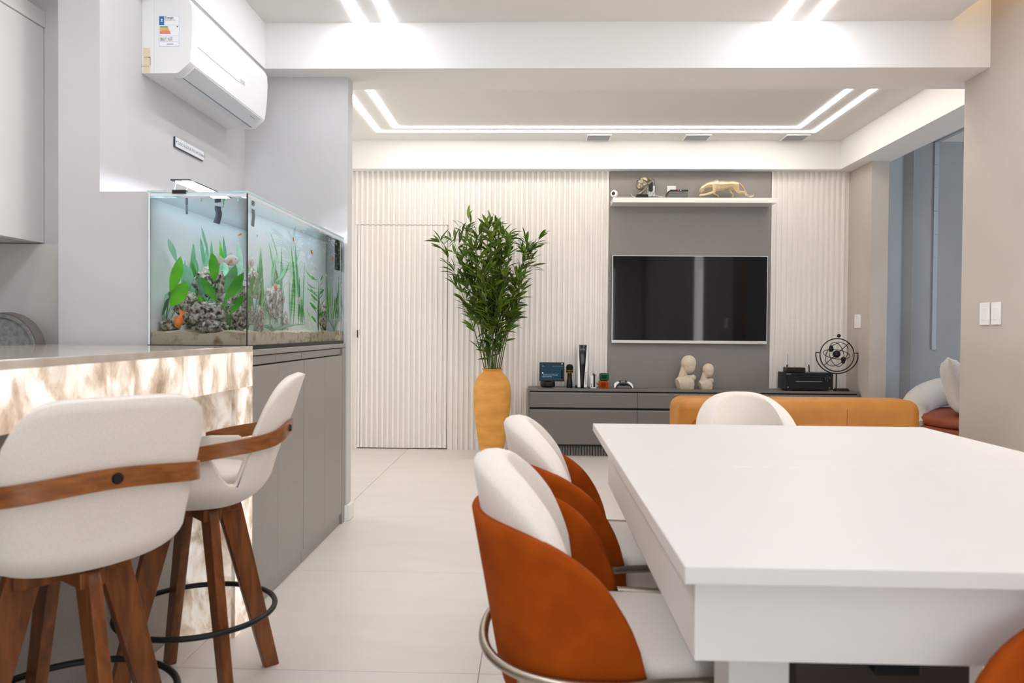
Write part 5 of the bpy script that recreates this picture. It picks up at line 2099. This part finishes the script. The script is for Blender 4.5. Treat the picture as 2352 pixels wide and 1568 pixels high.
def vz_of(py):
    return at(1130, py, VY).z


vp = [(.075, 0.0), (24.5 * vs, .01), (25.5 * vs, vz_of(1036)), (33 * vs, vz_of(1005)), (39 * vs, vz_of(960)), (42.6 * vs, vz_of(925)), (43.2 * vs, vz_of(905)), (42.2 * vs, vz_of(888)), (38 * vs, vz_of(873)), (30 * vs, vz_of(861)), (22.5 * vs, vz_of(855)), (20.8 * vs, vz_of(851)), (23.0 * vs, vz_of(848)), (24 * vs, vz_of(846.5)), (23.0 * vs, vz), (20.5 * vs, vz - .001), (18 * vs, vz - .02), (17.5 * vs, vz - .1)]
# smooth the profile
sp = []
for i in range(len(vp) - 1):
    p0, p1, p2, p3 = vp[max(0, i - 1)], vp[i], vp[i + 1], vp[min(len(vp) - 1, i + 2)]
    for q_ in range(4 if 1 < i < 11 else 1):
        u = q_ / (4 if 1 < i < 11 else 1)
        sp.append(tuple(.5 * (2 * p1[k] + (p2[k] - p0[k]) * u + (2 * p0[k] - 5 * p1[k] + 4 * p2[k] - p3[k]) * u * u + (3 * p1[k] - p0[k] - 3 * p2[k] + p3[k]) * u ** 3) for k in (0, 1)))
sp.append(vp[-1])
lathe('body', sp, (vx, VY, 0), terr, vase, 56, 60)
random.seed(21)
pl = thing('bamboo_plant', 'tall leafy green artificial bamboo standing in the ochre vase', 'plant', (vx, VY, vz - .03))
stemm = M('bamboo stem green', '3c4a22', 0.55, var=(20, '5d6b33', .4, .6))
bl_mat = LEAF('bamboo leaf green', '36500f', '7f9a34', 5, .3)


def leaf_mesh(k):
    bm = bmesh.new()
    L, w_ = .118, .0125
    rows = []
    for i in range(6):
        u = i / 5
        ww = w_ * math.sin(math.pi * (u * .9 + .08)) ** .8 if 0 < i < 5 else .0005
        z = -.016 * u * u * (1 + .6 * k)
        rows.append([bm.verts.new((u * L, -ww, z + ww * .35)), bm.verts.new((u * L, 0, z)), bm.verts.new((u * L, ww, z + ww * .35))])
    for i in range(5):
        for j in range(2):
            bm.faces.new((rows[i][j], rows[i][j + 1], rows[i + 1][j + 1], rows[i + 1][j]))
    me = bpy.data.meshes.new('leaf')
    bm.to_mesh(me)
    bm.free()
    me.materials.append(bl_mat)
    for p in me.polygons:
        p.use_smooth = True
    return me


leaf_me = [leaf_mesh(k) for k in range(3)]
# stalks: tip positions in the picture and depth offset
tips = [(1012, 556, .02), (1040, 545, -.06), (1062, 528, .10), (1085, 515, -.10), (1100, 535, .06), (1118, 512, .0), (1128, 520, -.14), (1140, 525, .12), (1152, 530, -.05), (1165, 540, .04), (1176, 545, -.12), (1125, 560, -.18), (1215, 555, .0), (1205, 590, -.08), (1232, 548, .05), (1092, 570, -.16), (1150, 585, .14), (1070, 590, -.02), (1110, 620, -.2), (1160, 640, -.15), (1195, 660, .05), (1140, 690, -.15)]
xforms = []


def leaf_at(p, d, droop=0.0):
    d = Vector(d).normalized()
    side = d.cross(Vector((0, 0, 1)))
    if side.length < .05:
        side = Vector((1, 0, 0))
    side.normalize()
    side = (Matrix.Rotation(random.uniform(-.9, .9), 3, d) @ side)
    nz_ = d.cross(side) * -1
    s = random.uniform(.7, 1.2)
    mt = Matrix.Identity(4)
    y_ = nz_.cross(d)
    for i in range(3):
        mt[i][0], mt[i][1], mt[i][2], mt[i][3] = d[i] * s, y_[i] * s, nz_[i] * s, p[i]
    if p.y + d.y * .12 > BACK - .03:
        mt[1][3] -= .05
    xforms.append(mt)


for (tx, ty, dy) in tips:
    tip = at(tx, ty, VY + dy)
    a_ = random.uniform(0, 2 * math.pi)
    base = Vector((vx + .05 * math.cos(a_), VY + .05 * math.sin(a_), vz - .02))
    base.x = vx + (tip.x - vx) * .16 + random.uniform(-.015, .015)
    mid = base + (tip - base) * .5
    mid.x = lerp(mid.x, base.x, .35)
    pts = []
    for k in range(11):
        u = k / 10
        pts.append(base * (1 - u) ** 2 + mid * 2 * u * (1 - u) + tip * u * u)
    tube('stem', pts, [lerp(.0052, .0016, k / 10) for k in range(11)], stemm, pl, 6)
    L = (tip - base).length
    n_nodes = int(L * 19)
    for k in range(n_nodes):
        u = lerp(.10, 1.0, (k + random.random()) / n_nodes)
        if u < .34 and random.random() < .55:
            continue
        f = u * 10
        i = min(9, int(f))
        p = pts[i].lerp(pts[i + 1], f - i)
        tang = (pts[i + 1] - pts[i]).normalized()
        for q_ in range(random.choice((1, 2, 2)) if u > .3 else 1):
            az = random.uniform(0, 2 * math.pi)
            out = Vector((math.cos(az), math.sin(az) * .8, 0))
            # short twig carrying a spray of leaves
            tw_ = (tang * random.uniform(.5, 1.1) + out * random.uniform(.35, .8)).normalized()
            le = random.uniform(.02, .085) * (1.1 if u > .5 else .7)
            e = p + tw_ * le
            for z_ in range(random.choice((2, 3, 3))):
                dv_ = tw_ + Vector((random.uniform(-.7, .7), random.uniform(-.6, .6), random.uniform(-.55, .5)))
                leaf_at(p.lerp(e, random.uniform(.3, 1.0)), dv_)
# the 300 leaves nearest the camera side stand as single parts, the rest are one mass of foliage
xforms.sort(key=lambda m_: m_[1][3])
o0 = W[pl]
for k, mt in enumerate(xforms[:300]):
    o = bpy.data.objects.new('leaf', leaf_me[k % 3])
    COL.objects.link(o)
    o.parent = pl
    m2 = mt.copy()
    m2.translation = mt.translation - o0
    o.matrix_basis = m2
bm = bmesh.new()
for k, mt in enumerate(xforms[300:]):
    n0 = len(bm.verts)
    bm.from_mesh(leaf_me[k % 3])
    bm.verts.ensure_lookup_table()
    bmesh.ops.transform(bm, matrix=mt, verts=bm.verts[n0:])
me = bpy.data.meshes.new('foliage')
bm.to_mesh(me)
bm.free()
fo = link('foliage', me, bl_mat, pl, 180)
fo['kind'] = 'stuff'
